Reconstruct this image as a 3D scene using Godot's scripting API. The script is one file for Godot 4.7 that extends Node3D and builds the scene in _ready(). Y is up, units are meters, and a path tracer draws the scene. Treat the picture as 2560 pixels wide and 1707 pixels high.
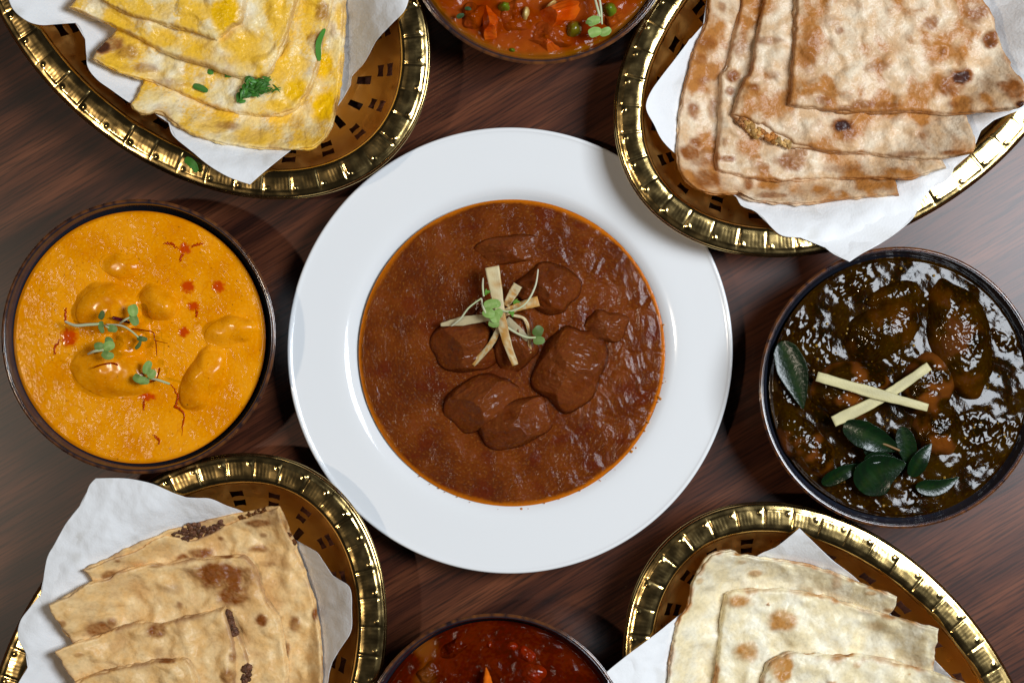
extends Node3D
# A table of curries and folded flatbreads seen from straight above. Outlines are kept in pixels of enlarged views and placed at true heights.

const CAM_H := 1.2
const FOC := 4865.0
const REG := {
	"TL": [0.0, 0.0, 0.47619], "TR": [1500.0, 0.0, 0.45068], "BL": [0.0, 1120.0, 0.42517], "BR": [1500.0, 1240.0, 0.45068],
	"PL": [700.0, 300.0, 0.73325], "RB": [1880.0, 600.0, 0.47192], "LB": [0.0, 480.0, 0.45918], "TB": [1040.0, 0.0, 0.26361],
	"BB": [900.0, 1400.0, 0.29762], "PC": [1050.0, 640.0, 0.30612], "LC": [120.0, 720.0, 0.19134], "SRC": [0.0, 0.0, 1.0]}
const BASKETS := {"TL": [-0.1847, -0.2128, 39.98], "TR": [0.2016, -0.1730, -33.2], "BL": [-0.1948, 0.2096, -60.09], "BR": [0.1918, 0.2337, 52.84]}
const BA := 0.1526
const BB := 0.1065

var names := {}
var n1 := FastNoiseLite.new()
var n2 := FastNoiseLite.new()
var n3 := FastNoiseLite.new()
var cell := FastNoiseLite.new()
var M := {}

# ---------------------------------------------------------------- helpers
func numbered(s: String) -> String:
	if not names.has(s):
		names[s] = 0
		return s
	names[s] += 1
	return "%s_%03d" % [s, names[s]]

func tag(o: Node, label: String, category: String, group := "", kind := "") -> Node:
	o.set_meta("label", label)
	o.set_meta("category", category)
	if group != "": o.set_meta("group", group)
	if kind != "": o.set_meta("kind", kind)
	return o

func thing(called: String, label: String, category: String, at := Vector3.ZERO, group := "") -> Node3D:
	var o := Node3D.new()
	o.name = numbered(called)
	add_child(o)
	o.position = at
	tag(o, label, category, group)
	return o

func rg(reg: String, x: float, y: float) -> Vector2:
	var r = REG[reg]
	return Vector2(r[0] + x * r[2], r[1] + y * r[2])

func at(p: Vector2, h: float) -> Vector3:
	var k := (CAM_H - h) / FOC
	return Vector3((p.x - 1280.0) * k, h, (p.y - 853.5) * k)

func pt(reg: String, x: float, y: float, h: float) -> Vector3:
	return at(rg(reg, x, y), h)

func msize(reg: String, px: float) -> float:
	return px * REG[reg][2] * 1.15 / FOC

func ss(a: float, b: float, x: float) -> float:
	return smoothstep(a, b, x)

# a grid of points (rows of nu + 1) to triangles
class Buf:
	var v := PackedVector3Array()
	var c := PackedColorArray()
	var uv := PackedVector2Array()
	var ix := PackedInt32Array()
	func add(p: Vector3, col: Color) -> void:
		v.append(p)
		c.append(col)
		uv.append(Vector2(p.x, p.z) * 10.0)
	func quads(base: int, nu: int, nv: int, flip := false) -> void:
		for j in nv:
			for i in nu:
				var a := base + j * (nu + 1) + i
				var b := a + 1
				var d := a + nu + 1
				var e := d + 1
				if flip:
					ix.append_array(PackedInt32Array([a, e, b, a, d, e]))
				else:
					ix.append_array(PackedInt32Array([a, b, e, a, e, d]))

func commit(b: Buf, called: String, mat: Material, parent: Node = null) -> MeshInstance3D:
	var arr := []
	arr.resize(Mesh.ARRAY_MAX)
	arr[Mesh.ARRAY_VERTEX] = b.v
	arr[Mesh.ARRAY_COLOR] = b.c
	arr[Mesh.ARRAY_TEX_UV] = b.uv
	arr[Mesh.ARRAY_INDEX] = b.ix
	var st := SurfaceTool.new()
	st.create_from_arrays(arr)
	st.generate_normals()
	st.generate_tangents()
	var mi := MeshInstance3D.new()
	mi.mesh = st.commit()
	mi.material_override = mat
	if parent == null:
		mi.name = numbered(called)
		add_child(mi)
	else:
		mi.name = called
		parent.add_child(mi, true)
	return mi

func lathe(b: Buf, prof: Array, n: int, colf: Callable) -> void:
	var base := b.v.size()
	for j in prof.size():
		var q: Vector2 = prof[j]
		for i in n + 1:
			var a := TAU * i / n
			b.add(Vector3(q.x * cos(a), q.y, q.x * sin(a)), colf.call(a, j, q))
	b.quads(base, n, prof.size() - 1)

func curve2(pts: Array, n: int) -> Array:
	# Catmull-Rom through pts, resampled evenly to n + 1 points
	var dense := PackedVector2Array()
	var m := pts.size()
	if m == 2:
		dense.append(pts[0])
		dense.append(pts[1])
	else:
		for i in m - 1:
			var p0: Vector2 = pts[max(i - 1, 0)]
			var p1: Vector2 = pts[i]
			var p2: Vector2 = pts[i + 1]
			var p3: Vector2 = pts[min(i + 2, m - 1)]
			for k in 10:
				dense.append(p1.cubic_interpolate(p2, p0, p3, k / 10.0))
		dense.append(pts[m - 1])
	var acc := PackedFloat32Array([0.0])
	for i in range(1, dense.size()): acc.append(acc[i - 1] + dense[i].distance_to(dense[i - 1]))
	var total := acc[acc.size() - 1]
	var out := []
	var k := 0
	for i in n + 1:
		var s := total * i / n
		while k < dense.size() - 2 and acc[k + 1] < s: k += 1
		var f := (s - acc[k]) / maxf(acc[k + 1] - acc[k], 1e-9)
		out.append(dense[k].lerp(dense[k + 1], clampf(f, 0, 1)))
	return out

func sample(line: Array, u: float) -> Vector2:
	var x := u * (line.size() - 1)
	var i := mini(int(x), line.size() - 2)
	return line[i].lerp(line[i + 1], x - i)

func curve3(pts: Array, n: int) -> Array:
	var out := []
	var m := pts.size()
	for i in n + 1:
		var x := float(i) / n * (m - 1)
		var k := mini(int(x), m - 2)
		var p0: Vector3 = pts[max(k - 1, 0)]
		var p3: Vector3 = pts[min(k + 2, m - 1)]
		out.append(pts[k].cubic_interpolate(pts[k + 1], p0, p3, x - k))
	return out

func lerp_list(a: Array, u: float) -> float:
	var x := u * (a.size() - 1)
	var k := mini(int(x), a.size() - 2)
	return lerpf(a[k], a[k + 1], x - k)

# a closed strand: widths and thicknesses along a path, cross-section from round (power 1) to boxy (power 0.3)
func sweep(b: Buf, path: Array, wid: Callable, thick: Callable, sides: int, power: float, colf: Callable, camber := 0.0, roll := 0.0) -> void:
	var n := path.size()
	var base := b.v.size()
	for j in n:
		var t: Vector3 = (path[mini(j + 1, n - 1)] - path[maxi(j - 1, 0)]).normalized()
		var lat := Vector3.UP.cross(t)
		if lat.length() < 0.05: lat = Vector3.RIGHT
		lat = lat.normalized().rotated(t, roll)
		var up := t.cross(lat).normalized()
		var u := float(j) / (n - 1)
		var w: float = wid.call(u)
		var h: float = thick.call(u)
		for i in sides + 1:
			var a := -TAU * i / sides
			var ca := cos(a)
			var sa := sin(a)
			var x := signf(ca) * pow(absf(ca), power) * w * 0.5
			var y := signf(sa) * pow(absf(sa), power) * h * 0.5
			var k := x / maxf(w * 0.5, 1e-6)
			b.add(path[j] + lat * x + up * (y + camber * w * k * k), colf.call(u, k))
	b.quads(base, sides, n - 1)
	for e in [0, n - 1]:
		var cidx := b.v.size()
		b.add(path[e], colf.call(float(e) / (n - 1), 0.0))
		for i in sides:
			var a: int = base + e * (sides + 1) + i
			if e == 0: b.ix.append_array(PackedInt32Array([cidx, a + 1, a]))
			else: b.ix.append_array(PackedInt32Array([cidx, a, a + 1]))

func params(length: float, n: int, e: float) -> PackedFloat32Array:
	var out := PackedFloat32Array()
	var off := [0.0, 0.06, 0.2, 0.42, 0.7, 1.05]
	for o in off: out.append(o * e / length)
	var a := out[5]
	for i in range(1, n): out.append(lerpf(a, 1.0 - a, float(i) / n))
	for i in 6: out.append(1.0 - off[5 - i] * e / length)
	return out

# a slab whose outline is four curves round the loop; heights from topf(x, z, edge distance, u, v)
func slab(called: String, parent: Node, sides: Array, n: int, e: float, mat: Material, basef: Callable, topf: Callable, colf: Callable) -> MeshInstance3D:
	var s0 = sides[0]
	var s1 = sides[1]
	var s2 = sides[2].duplicate()
	s2.reverse()
	var s3 = sides[3].duplicate()
	s3.reverse()
	var p0: Vector2 = s0[0]
	var p1: Vector2 = s1[0]
	var p3: Vector2 = s2[0]
	var p2: Vector2 = s1[s1.size() - 1]
	var area := (p1 - p0).cross(p2 - p0) + (p2 - p0).cross(p3 - p0)
	var lu := (p0.distance_to(p1) + p3.distance_to(p2)) * 0.5
	var lv := (p0.distance_to(p3) + p1.distance_to(p2)) * 0.5
	var nu := maxi(8, int(n * lu / maxf(lu, lv)))
	var nv := maxi(8, int(n * lv / maxf(lu, lv)))
	var pu := params(lu, nu, e)
	var pv := params(lv, nv, e)
	var b := Buf.new()
	for v in pv:
		var a := sample(s3, v)
		var c := sample(s1, v)
		for u in pu:
			var q := sample(s0, u).lerp(sample(s2, u), v) + a.lerp(c, u) - p0.lerp(p1, u).lerp(p3.lerp(p2, u), v)
			var d := minf(minf(u, 1.0 - u) * lu, minf(v, 1.0 - v) * lv)
			var p := Vector3(q.x, 0, q.y)
			p.y = topf.call(q.x, q.y, d, u, v)
			b.add(p, colf.call(q.x, q.y, d, u, v))
	b.quads(0, pu.size() - 1, pv.size() - 1, area < 0)
	# underside
	var base := b.v.size()
	for j in 17:
		for i in 17:
			var u := i / 16.0
			var v := j / 16.0
			var q := sample(s0, u).lerp(sample(s2, u), v) + sample(s3, v).lerp(sample(s1, v), u) - p0.lerp(p1, u).lerp(p3.lerp(p2, u), v)
			b.add(Vector3(q.x, basef.call(q.x, q.y) - 0.0001, q.y), colf.call(q.x, q.y, 0.001, u, v))
	b.quads(base, 16, 16, area > 0)
	return commit(b, called, mat, parent)

# ---------------------------------------------------------------- basket geometry
const RIM := [[0.0, 0.0449], [0.0003, 0.0458], [0.0010, 0.0462], [0.004, 0.0467], [0.008, 0.0470], [0.012, 0.0471], [0.0145, 0.0468], [0.0160, 0.0461], [0.0170, 0.0443], [0.0175, 0.0415]]
const WALL := [[0.0175, 0.0415], [0.0195, 0.036], [0.0225, 0.0295], [0.0265, 0.0225], [0.0315, 0.0160], [0.038, 0.0105], [0.046, 0.0068], [0.054, 0.0050]]

func prof(a: Array, t: float) -> float:
	if t <= a[0][0]: return a[0][1]
	for i in a.size() - 1:
		if t <= a[i + 1][0]:
			var f: float = (t - a[i][0]) / (a[i + 1][0] - a[i][0])
			return lerpf(a[i][1], a[i + 1][1], f)
	return a[a.size() - 1][1]

func inside(bk: String, x: float, z: float) -> float:
	# distance inwards from the outer rim of a basket
	var q = BASKETS[bk]
	var d := Vector2(x - q[0], z - q[1]).rotated(-deg_to_rad(q[2]))
	var r := sqrt(pow(d.x / BA, 2) + pow(d.y / BB, 2))
	if r < 1e-4: return 0.1
	var g := Vector2(d.x / (BA * BA), d.y / (BB * BB)).length() / r
	return (1.0 - r) / g if r > 0.5 else minf((1.0 - r) / g, 0.07)

func paper_h(bk: String, x: float, z: float, lift: float) -> float:
	var t := inside(bk, x, z)
	return lerpf(0.0507, 0.0078, ss(0.008, 0.066, t)) + maxf(0.0, 0.004 - t) * lift

var ell_s := PackedFloat32Array()
func ellipse_at(s: float) -> Array:
	# point and outward normal at share s of the perimeter
	if ell_s.is_empty():
		ell_s.append(0.0)
		for i in 720:
			var a := TAU * i / 720
			var c := TAU * (i + 1) / 720
			ell_s.append(ell_s[i] + Vector2(BA * cos(a), BB * sin(a)).distance_to(Vector2(BA * cos(c), BB * sin(c))))
	var want := fposmod(s, 1.0) * ell_s[720]
	var k := clampi(ell_s.bsearch(want) - 1, 0, 719)
	var f := (want - ell_s[k]) / (ell_s[k + 1] - ell_s[k])
	var a := TAU * (k + f) / 720
	return [Vector2(BA * cos(a), BB * sin(a)), Vector2(cos(a) / BA, sin(a) / BB).normalized()]

func seg_d(p: Vector2, a: Vector2, b: Vector2) -> float:
	return p.distance_to(Geometry2D.get_closest_point_to_segment(p, a, b))

func emboss(c: float, t: float, n: int) -> float:
	# millimetres along a cell 0..17.6 and inwards 0..17: relief in metres
	var p := Vector2(c, t)
	var tilt := sin(n * 12.9898) * 43758.5
	tilt = (tilt - floor(tilt) - 0.5)
	var roll := sin(n * 78.233) * 9631.7
	roll = (roll - floor(roll) - 0.5)
	var h := 0.0
	# raised panel with a groove round it
	var q := (p - Vector2(8.8, 9.4)).abs() - Vector2(7.6, 5.6)
	var d := Vector2(maxf(q.x, 0), maxf(q.y, 0)).length() + minf(maxf(q.x, q.y), 0) - 0.6
	h += (0.00016 + 0.000045 * tilt * (c - 8.8) + 0.00003 * roll * (t - 8.6)) * (1.0 - ss(-0.9, 0.3, d))
	# dividing groove, and the line along the outer side of the panel
	h -= 0.00010 * exp(-pow(minf(c, 17.6 - c) / 0.45, 2))
	if c < 12.0: h -= 0.00006 * exp(-pow((t - 3.4) / 0.4, 2))
	for cx in [4.2, 8.8]:
		var e := absf(seg_d(p, Vector2(cx, 5.6), Vector2(cx + 0.4, 13.0)) - 1.25)
		h -= 0.000032 * exp(-pow(e / 0.55, 2)) * (1.0 - ss(11.5, 13.0, t))
	var dd := p.distance_to(Vector2(14.6, 5.2))
	h += 0.00030 * (1.0 - ss(0.3, 1.9, dd))
	return h

func basket(bk: String, label: String, source: Node3D = null) -> Node3D:
	var q = BASKETS[bk]
	var o: Node3D
	if source == null:
		o = thing("brass_basket", label, "basket", Vector3.ZERO, "brass baskets holding flatbread")
		var b := Buf.new()
		var ncell := 46
		var nu := ncell * 30
		var nv := 30
		ellipse_at(0.0)
		var per := ell_s[720] * 1000.0 / ncell
		for j in nv + 1:
			for i in nu + 1:
				var s := float(i) / nu
				var t := 0.0175 * j / nv
				var e := ellipse_at(s)
				var c := fmod(float(i), 30.0) / 30.0 * per
				var y := prof(RIM, t) + 0.00025 * n1.get_noise_2d(i * 0.9, j * 1.2)
				if j > 2 and j < nv - 2:
					y += emboss(c * 17.6 / per, t * 1000.0, i / 30) * ss(0.001, 0.003, t) * (1.0 - ss(0.014, 0.016, t))
				var p: Vector2 = e[0] - e[1] * t
				b.add(Vector3(p.x, y, p.y), Color.WHITE)
		b.quads(0, nu, nv, true)
		# rolled lip below the outer edge
		var base := b.v.size()
		for k in 5:
			for i in 361:
				var e := ellipse_at(i / 360.0)
				var a := PI * k / 4.0
				var p: Vector2 = e[0] + e[1] * (0.0009 * sin(a))
				b.add(Vector3(p.x, 0.0427 + 0.0009 * cos(a), p.y), Color.WHITE)
		b.quads(base, 360, 4)
		commit(b, "embossed_rim", M.brass, o)
		# perforated wall
		b = Buf.new()
		var nw := 26
		var tl := [0.0175, 0.019, 0.0208, 0.0222, 0.0264, 0.0284, 0.0326, 0.0345, 0.0362, 0.0450, 0.048, 0.054]
		var su := [0.0, 0.12, 0.20, 0.30, 0.42, 0.52, 0.55, 0.66, 0.80, 0.91, 0.95]
		for wi in nw:
			var base2 := b.v.size()
			for jj in tl.size():
				for ii in su.size() + 1:
					var uu: float = su[ii] if ii < su.size() else 1.0
					var t: float = tl[jj]
					# slots are waisted: their long edges bend inwards in the middle
					if jj in [3, 4, 5, 6] and ii in [3, 4]:
						t += 0.0005 * (1.0 if jj in [3, 5] else -1.0)
					if jj in [8, 9]: uu += 0.06 * (jj - 8.5)
					var e := ellipse_at((wi + uu) / nw)
					var p: Vector2 = e[0] - e[1] * t
					b.add(Vector3(p.x, prof(WALL, t), p.y), Color.WHITE)
			for jj in tl.size() - 1:
				for ii in su.size():
					var slot: bool = (jj == 3 or jj == 5) and ii >= 2 and ii <= 4
					var square: bool = jj == 8 and ii >= 5 and ii <= 7
					if slot or square: continue
					var a := base2 + jj * (su.size() + 1) + ii
					var d := a + su.size() + 1
					b.ix.append_array(PackedInt32Array([a, d + 1, a + 1, a, d, d + 1]))
		commit(b, "perforated_wall", M.brass_inside, o)
		b = Buf.new()
		for j in 3:
			for i in 181:
				var e := ellipse_at(i / 180.0)
				var p: Vector2 = (e[0] - e[1] * 0.054) * (1.0 - j / 2.0 * 0.999)
				b.add(Vector3(p.x, 0.005 - 0.001 * minf(j, 1), p.y), Color.WHITE)
		b.quads(0, 180, 2, true)
		commit(b, "basket_floor", M.brass_inside, o)
	else:
		o = source.duplicate()
		o.name = numbered("brass_basket")
		add_child(o)
		o.set_meta("label", label)
	o.position = Vector3(q[0], 0.0, q[1])
	o.rotation.y = -deg_to_rad(q[2])
	return o

# ---------------------------------------------------------------- breads and papers
func outline(reg: String, sides: Array, hf: Callable) -> Array:
	var out := []
	for s in sides:
		var pts := []
		for i in range(0, s.size(), 2):
			var p := rg(reg, s[i], s[i + 1])
			var w := at(p, 0.03)
			for k in 3: w = at(p, hf.call(w.x, w.z))
			pts.append(Vector2(w.x, w.z))
		out.append(curve2(pts, 160))
	return out

func rough_edges(sides: Array, amp: float, sd: float) -> Array:
	var out := []
	for s in sides:
		var r := []
		var m: int = s.size()
		for i in m:
			var t: Vector2 = (s[mini(i + 1, m - 1)] - s[maxi(i - 1, 0)]).normalized()
			var fade := minf(1.0, minf(i, m - 1 - i) / 6.0)
			var w := amp * fade * (n1.get_noise_2d(s[i].x * 4000 + sd, s[i].y * 4000) + 0.5 * n2.get_noise_2d(s[i].x * 7000, s[i].y * 7000 + sd))
			r.append(s[i] + t.orthogonal() * w)
		out.append(r)
	return out

func shrink(sides: Array, m: float) -> Array:
	# pull the outline in (or out) by about m metres
	var c := Vector2.ZERO
	for s in sides: c += (s[0] + s[s.size() / 2]) / 8.0
	var out := []
	for s in sides:
		var r := []
		for p in s: r.append(p + (c - p).normalized() * m)
		out.append(r)
	return out

func mix(a: Color, b: Color, t: float) -> Color:
	return a.lerp(b, clampf(t, 0, 1))

func paper(bk: String, label: String, sides: Array, lift: float, sd: float) -> void:
	var hf := func(x, z): return paper_h(bk, x, z, lift)
	var o := outline(bk, sides, hf)
	var rip := func(x, z, d): return 0.0016 * n1.get_noise_2d(x * 900 + sd, z * 900) * ss(0.0, 0.02, d + 0.008) + 0.0012 * n1.get_noise_2d(x * 2200, z * 2200 + sd)
	var m := slab("parchment_paper", null, o, 150, 0.0006, M.paper,
		func(x, z): return paper_h(bk, x, z, lift) + rip.call(x, z, 0.0),
		func(x, z, d, u, v): return paper_h(bk, x, z, lift) + rip.call(x, z, d) + 0.00022 * minf(1.0, d / 0.0002),
		func(x, z, d, u, v): return mix(Color(0.80, 0.80, 0.80), Color(0.62, 0.60, 0.56), ss(0.42, 0.7, n2.get_noise_2d(x * 1500 + sd, z * 1500)) * 0.5))
	tag(m, label, "paper", "parchment sheets lining the baskets")

func spot_at(spots: Array, x: float, z: float, reg: String, h: float) -> float:
	# how much of the listed char spots lies at a point: 0 none, above 1 dark
	var r := 0.0
	for s in spots:
		var dx: float = (x - s[0]) / s[2]
		var dz: float = (z - s[1]) / s[3]
		if absf(dx) > 1.8 or absf(dz) > 1.8: continue
		var d := sqrt(dx * dx + dz * dz) + 0.34 * n1.get_noise_2d(x * 2200, z * 2200 + s[0] * 999) + 0.12 * n2.get_noise_2d(x * 6000, z * 6000)
		r = maxf(r, s[4] * (1.0 - ss(0.42, 1.02, d)))
	return r

const STYLE := {
	"wheat": {"base": Color(0.68, 0.44, 0.24), "pale": Color(0.84, 0.69, 0.50), "toast": Color(0.46, 0.185, 0.045), "spot": Color(0.27, 0.085, 0.018), "char": Color(0.05, 0.018, 0.012), "edge": Color(0.42, 0.17, 0.045), "toasty": 0.74, "rim": 0.70, "puff": 0.0010},
	"naan": {"base": Color(0.82, 0.49, 0.185), "pale": Color(0.90, 0.63, 0.31), "toast": Color(0.60, 0.27, 0.06), "spot": Color(0.25, 0.070, 0.008), "char": Color(0.10, 0.03, 0.012), "edge": Color(0.47, 0.26, 0.12), "toasty": 0.25, "rim": 0.40, "puff": 0.0015},
	"white": {"base": Color(0.88, 0.74, 0.46), "pale": Color(0.92, 0.845, 0.65), "toast": Color(0.78, 0.61, 0.31), "spot": Color(0.52, 0.235, 0.055), "char": Color(0.22, 0.075, 0.02), "edge": Color(0.48, 0.21, 0.06), "toasty": 0.30, "rim": 0.35, "puff": 0.0015},
	"cheese": {"base": Color(0.95, 0.70, 0.28), "pale": Color(0.95, 0.86, 0.64), "toast": Color(0.55, 0.28, 0.09), "spot": Color(0.34, 0.13, 0.035), "char": Color(0.08, 0.03, 0.018), "edge": Color(0.66, 0.40, 0.13), "toasty": 0.22, "rim": 0.35, "puff": 0.0010}}

func bread(bk: String, called: String, label: String, category: String, group: String, sides: Array, h0: float, k: int, style: String, spots: Array, sd: float, tilt := Vector2.ZERO, under := [], fills := []) -> Node3D:
	var st = STYLE[style]
	var q = BASKETS[bk]
	var hf := func(x, z):
		var pl: float = h0 + (x - q[0]) * tilt.x + (z - q[1]) * tilt.y
		var lim: float = paper_h(bk, x, z, 0.1) + 0.0005 + k * 0.0062
		return 0.5 * (pl + lim + sqrt((pl - lim) * (pl - lim) + 0.00003)) + 0.0008 * n1.get_noise_2d(x * 700 + sd, z * 700)
	var o := thing(called, label, category, Vector3.ZERO, group)
	var line := outline(bk, sides, hf)
	var sp := []
	for s in spots:
		var p := rg(bk, s[0], s[1])
		var w := at(p, 0.03)
		for i in 3: w = at(p, hf.call(w.x, w.z) + 0.004)
		sp.append([w.x, w.z, msize(bk, s[2]) * 1.2, msize(bk, s[3]) * 1.2, s[4]])
	var ysp := []
	for q2 in range(sp.size() - 1, -1, -1):
		if sp[q2][4] < 0.0:
			sp[q2][4] *= -1.0
			ysp.append(sp[q2])
			sp.remove_at(q2)
	var cheese := style == "cheese"
	var tint := func(x, z, d, u, v):
		var a := n1.get_noise_2d(x * 1300 + sd, z * 1300)
		var c := n2.get_noise_2d(x * 2600, z * 2600 + sd)
		var f := n3.get_noise_2d(x * 9000, z * 9000 + sd)
		var col: Color = mix(st.base, st.pale, 0.5 + 0.9 * c + 0.3 * f)
		var lo: float = 0.30 - st.toasty * 0.5
		col = mix(col, st.toast, ss(lo - 0.1, lo + 0.55, a + 0.35 * c + 0.15 * f) * (0.35 + st.toasty))
		if cheese:
			var y := ss(-0.20, 0.42, n1.get_noise_2d(x * 1500 + 77, z * 1100 + sd * 3) + 0.30 * c + 0.30 * f + 0.10)
			y = maxf(y * 0.9, spot_at(ysp, x, z, bk, h0))
			col = mix(col, Color(0.96, 0.53, 0.004), y)
		col = mix(col, st.edge, (1.0 - ss(0.0003, 0.0024 + 0.002 * c, d)) * clampf(st.rim + 1.6 * a + 0.8 * c, 0.0, 0.95))
		var s := spot_at(sp, x, z, bk, h0)
		col = mix(col, st.spot, s * (0.90 + 0.35 * c + 0.2 * f))
		col = mix(col, st.char, ss(1.12, 1.75, s + 0.2 * c))
		return col
	var th := 0.0030
	for layer in 2:
		var lift := layer * 0.0028
		var low: Array = shrink(line, -0.0008) if under.is_empty() else outline(bk, under, hf)
		var ln: Array = rough_edges(line if layer == 1 else low, 0.0008 if layer == 1 else 0.0012, sd + layer * 40)
		slab("lower_layer" if layer == 0 else "upper_layer", o, ln, 150 if layer == 1 else 70, 0.0018, M[style],
			func(x, z): return hf.call(x, z) + lift,
			func(x, z, d, u, v):
				var e := minf(1.0, d / 0.0018)
				var y: float = hf.call(x, z) + lift + th * sqrt(1.0 - (1.0 - e) * (1.0 - e))
				if layer == 1:
					var g := ss(0.0, 0.006, d)
					var w := n1.get_noise_2d(x * 1500 + sd * 2, z * 1500)
					var bub := maxf(0.0, n2.get_noise_2d(x * 1500 + sd, z * 1500 + 31) - 0.08)
					y += g * (2.1 * st.puff * w + 0.0040 * bub + 0.00010 * n3.get_noise_2d(x * 5000, z * 5000))
					y += minf(1.0, spot_at(sp, x, z, bk, h0)) * (0.0007 + 0.0007 * n3.get_noise_2d(x * 4000, z * 4000 + 9))
				return y,
			tint)
	var rng := RandomNumberGenerator.new()
	rng.seed = int(sd) + 100
	for f in fills:
		var w := pt(bk, f[0], f[1], h0 + 0.004)
		var c0: Color = f[5]
		var fb := Buf.new()
		for i in 60:
			var g := Vector2(rng.randf_range(-1, 1) * msize(bk, f[2]), rng.randf_range(-1, 1) * msize(bk, f[3])).rotated(deg_to_rad(f[4]))
			var r := minf(rng.randf_range(0.0007, 0.0020), msize(bk, f[3]) * 0.8)
			var ce := Vector3(w.x + g.x, hf.call(w.x + g.x, w.z + g.y) + 0.0022 + rng.randf_range(-0.0008, 0.0006), w.z + g.y)
			var c := mix(c0 * 0.5, c0 * 1.4, rng.randf())
			var base := fb.v.size()
			for jj in 8:
				for kk in 13:
					var t := PI * jj / 7.0
					var d := Vector3(sin(t) * cos(TAU * kk / 12.0), cos(t) * 0.8, sin(t) * sin(TAU * kk / 12.0))
					fb.add(ce + d * r * (1.0 + 0.7 * n1.get_noise_3d(d.x * 30 + i * 50, d.y * 30, d.z * 30)), c)
			fb.quads(base, 12, 7, true)
		commit(fb, "filling", M.filling, o)
	return o

# ---------------------------------------------------------------- bowls, gravies, pieces
const BOWL := [[0.0, 0.003], [0.034, 0.003], [0.036, 0.0], [0.0395, 0.0], [0.041, 0.0035], [0.056, 0.0105], [0.0675, 0.021], [0.0745, 0.034], [0.0783, 0.045], [0.0803, 0.0535], [0.0801, 0.0546], [0.0793, 0.0551], [0.0783, 0.0548], [0.0777, 0.054], [0.0755, 0.045], [0.0715, 0.034], [0.0640, 0.0225], [0.052, 0.0130], [0.03, 0.0085], [0.0, 0.0075]]

func bowl(label: String, px: Vector2, r_px: float, sd: float) -> Node3D:
	var w := at(px, 0.0548)
	var o := thing("curry_bowl", label, "bowl", Vector3(w.x, 0, w.z), "dark glazed curry bowls")
	var k := r_px * (CAM_H - 0.0548) / FOC / 0.0803
	var pts := []
	for i in BOWL.size(): pts.append(Vector2(BOWL[i][0] * k, BOWL[i][1]))
	var fine := []
	for i in pts.size() - 1:
		for s in 4: fine.append(pts[i].cubic_interpolate(pts[i + 1], pts[maxi(i - 1, 0)], pts[mini(i + 2, pts.size() - 1)], s / 4.0))
	fine.append(pts[pts.size() - 1])
	var b := Buf.new()
	lathe(b, fine, 240, func(a, j, q):
		var f: float = j / 4.0
		var st := n2.get_noise_2d(cos(a) * 3000 + sd, sin(a) * 3000) * 0.6 + n3.get_noise_2d(a * 9000, q.y * 3000) * 0.5
		var outer := Color(0.012, 0.009, 0.009)
		var rust := Color(0.16, 0.055, 0.016)
		var blue := Color(0.022, 0.030, 0.050)
		var inner := Color(0.014, 0.013, 0.016)
		if f < 9.0: return mix(outer, rust, ss(7.0, 9.0, f) * 0.25 * (1 + st))
		if f < 12.2: return mix(mix(Color(0.02, 0.012, 0.012), rust, 0.5 + 1.2 * st), Color(0.02, 0.02, 0.03), ss(11.0, 12.2, f))
		return mix(mix(inner, blue, ss(12.4, 13.6, f + st * 0.7)), Color(0.05, 0.03, 0.02), 0.2 + 0.4 * st))
	commit(b, "bowl_body", M.glaze, o)
	return o

func gravy(called: String, label: String, px: Vector2, r_px: float, level: float, mat: Material, hf: Callable, cf: Callable, nr := 120, na := 420) -> MeshInstance3D:
	var w := at(px, level)
	var r := r_px * (CAM_H - level) / FOC
	var b := Buf.new()
	for j in nr + 1:
		var f := pow(float(j) / nr, 0.62)
		for i in na + 1:
			var a := TAU * i / na
			var x := w.x + cos(a) * r * f
			var z := w.z + sin(a) * r * f
			var y: float = level + hf.call(x, z) * (1.0 - ss(0.965, 1.0, f) * 0.7) - 0.0011 * ss(0.97, 1.0, f)
			b.add(Vector3(x, y, z), cf.call(x, z, f, a))
	b.quads(0, na, nr, true)
	# its underside, a shallow bowl
	var base := b.v.size()
	for j in 3:
		for i in 61:
			var a := TAU * i / 60
			var f: float = [1.0, 0.8, 0.0][j]
			b.add(Vector3(w.x + cos(a) * r * f, level - [0.0012, 0.006, 0.007][j], w.z + sin(a) * r * f), cf.call(w.x, w.z, 0.5, a))
	b.quads(base, 60, 2)
	var m := commit(b, called, mat)
	tag(m, label, "curry")
	return m

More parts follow.
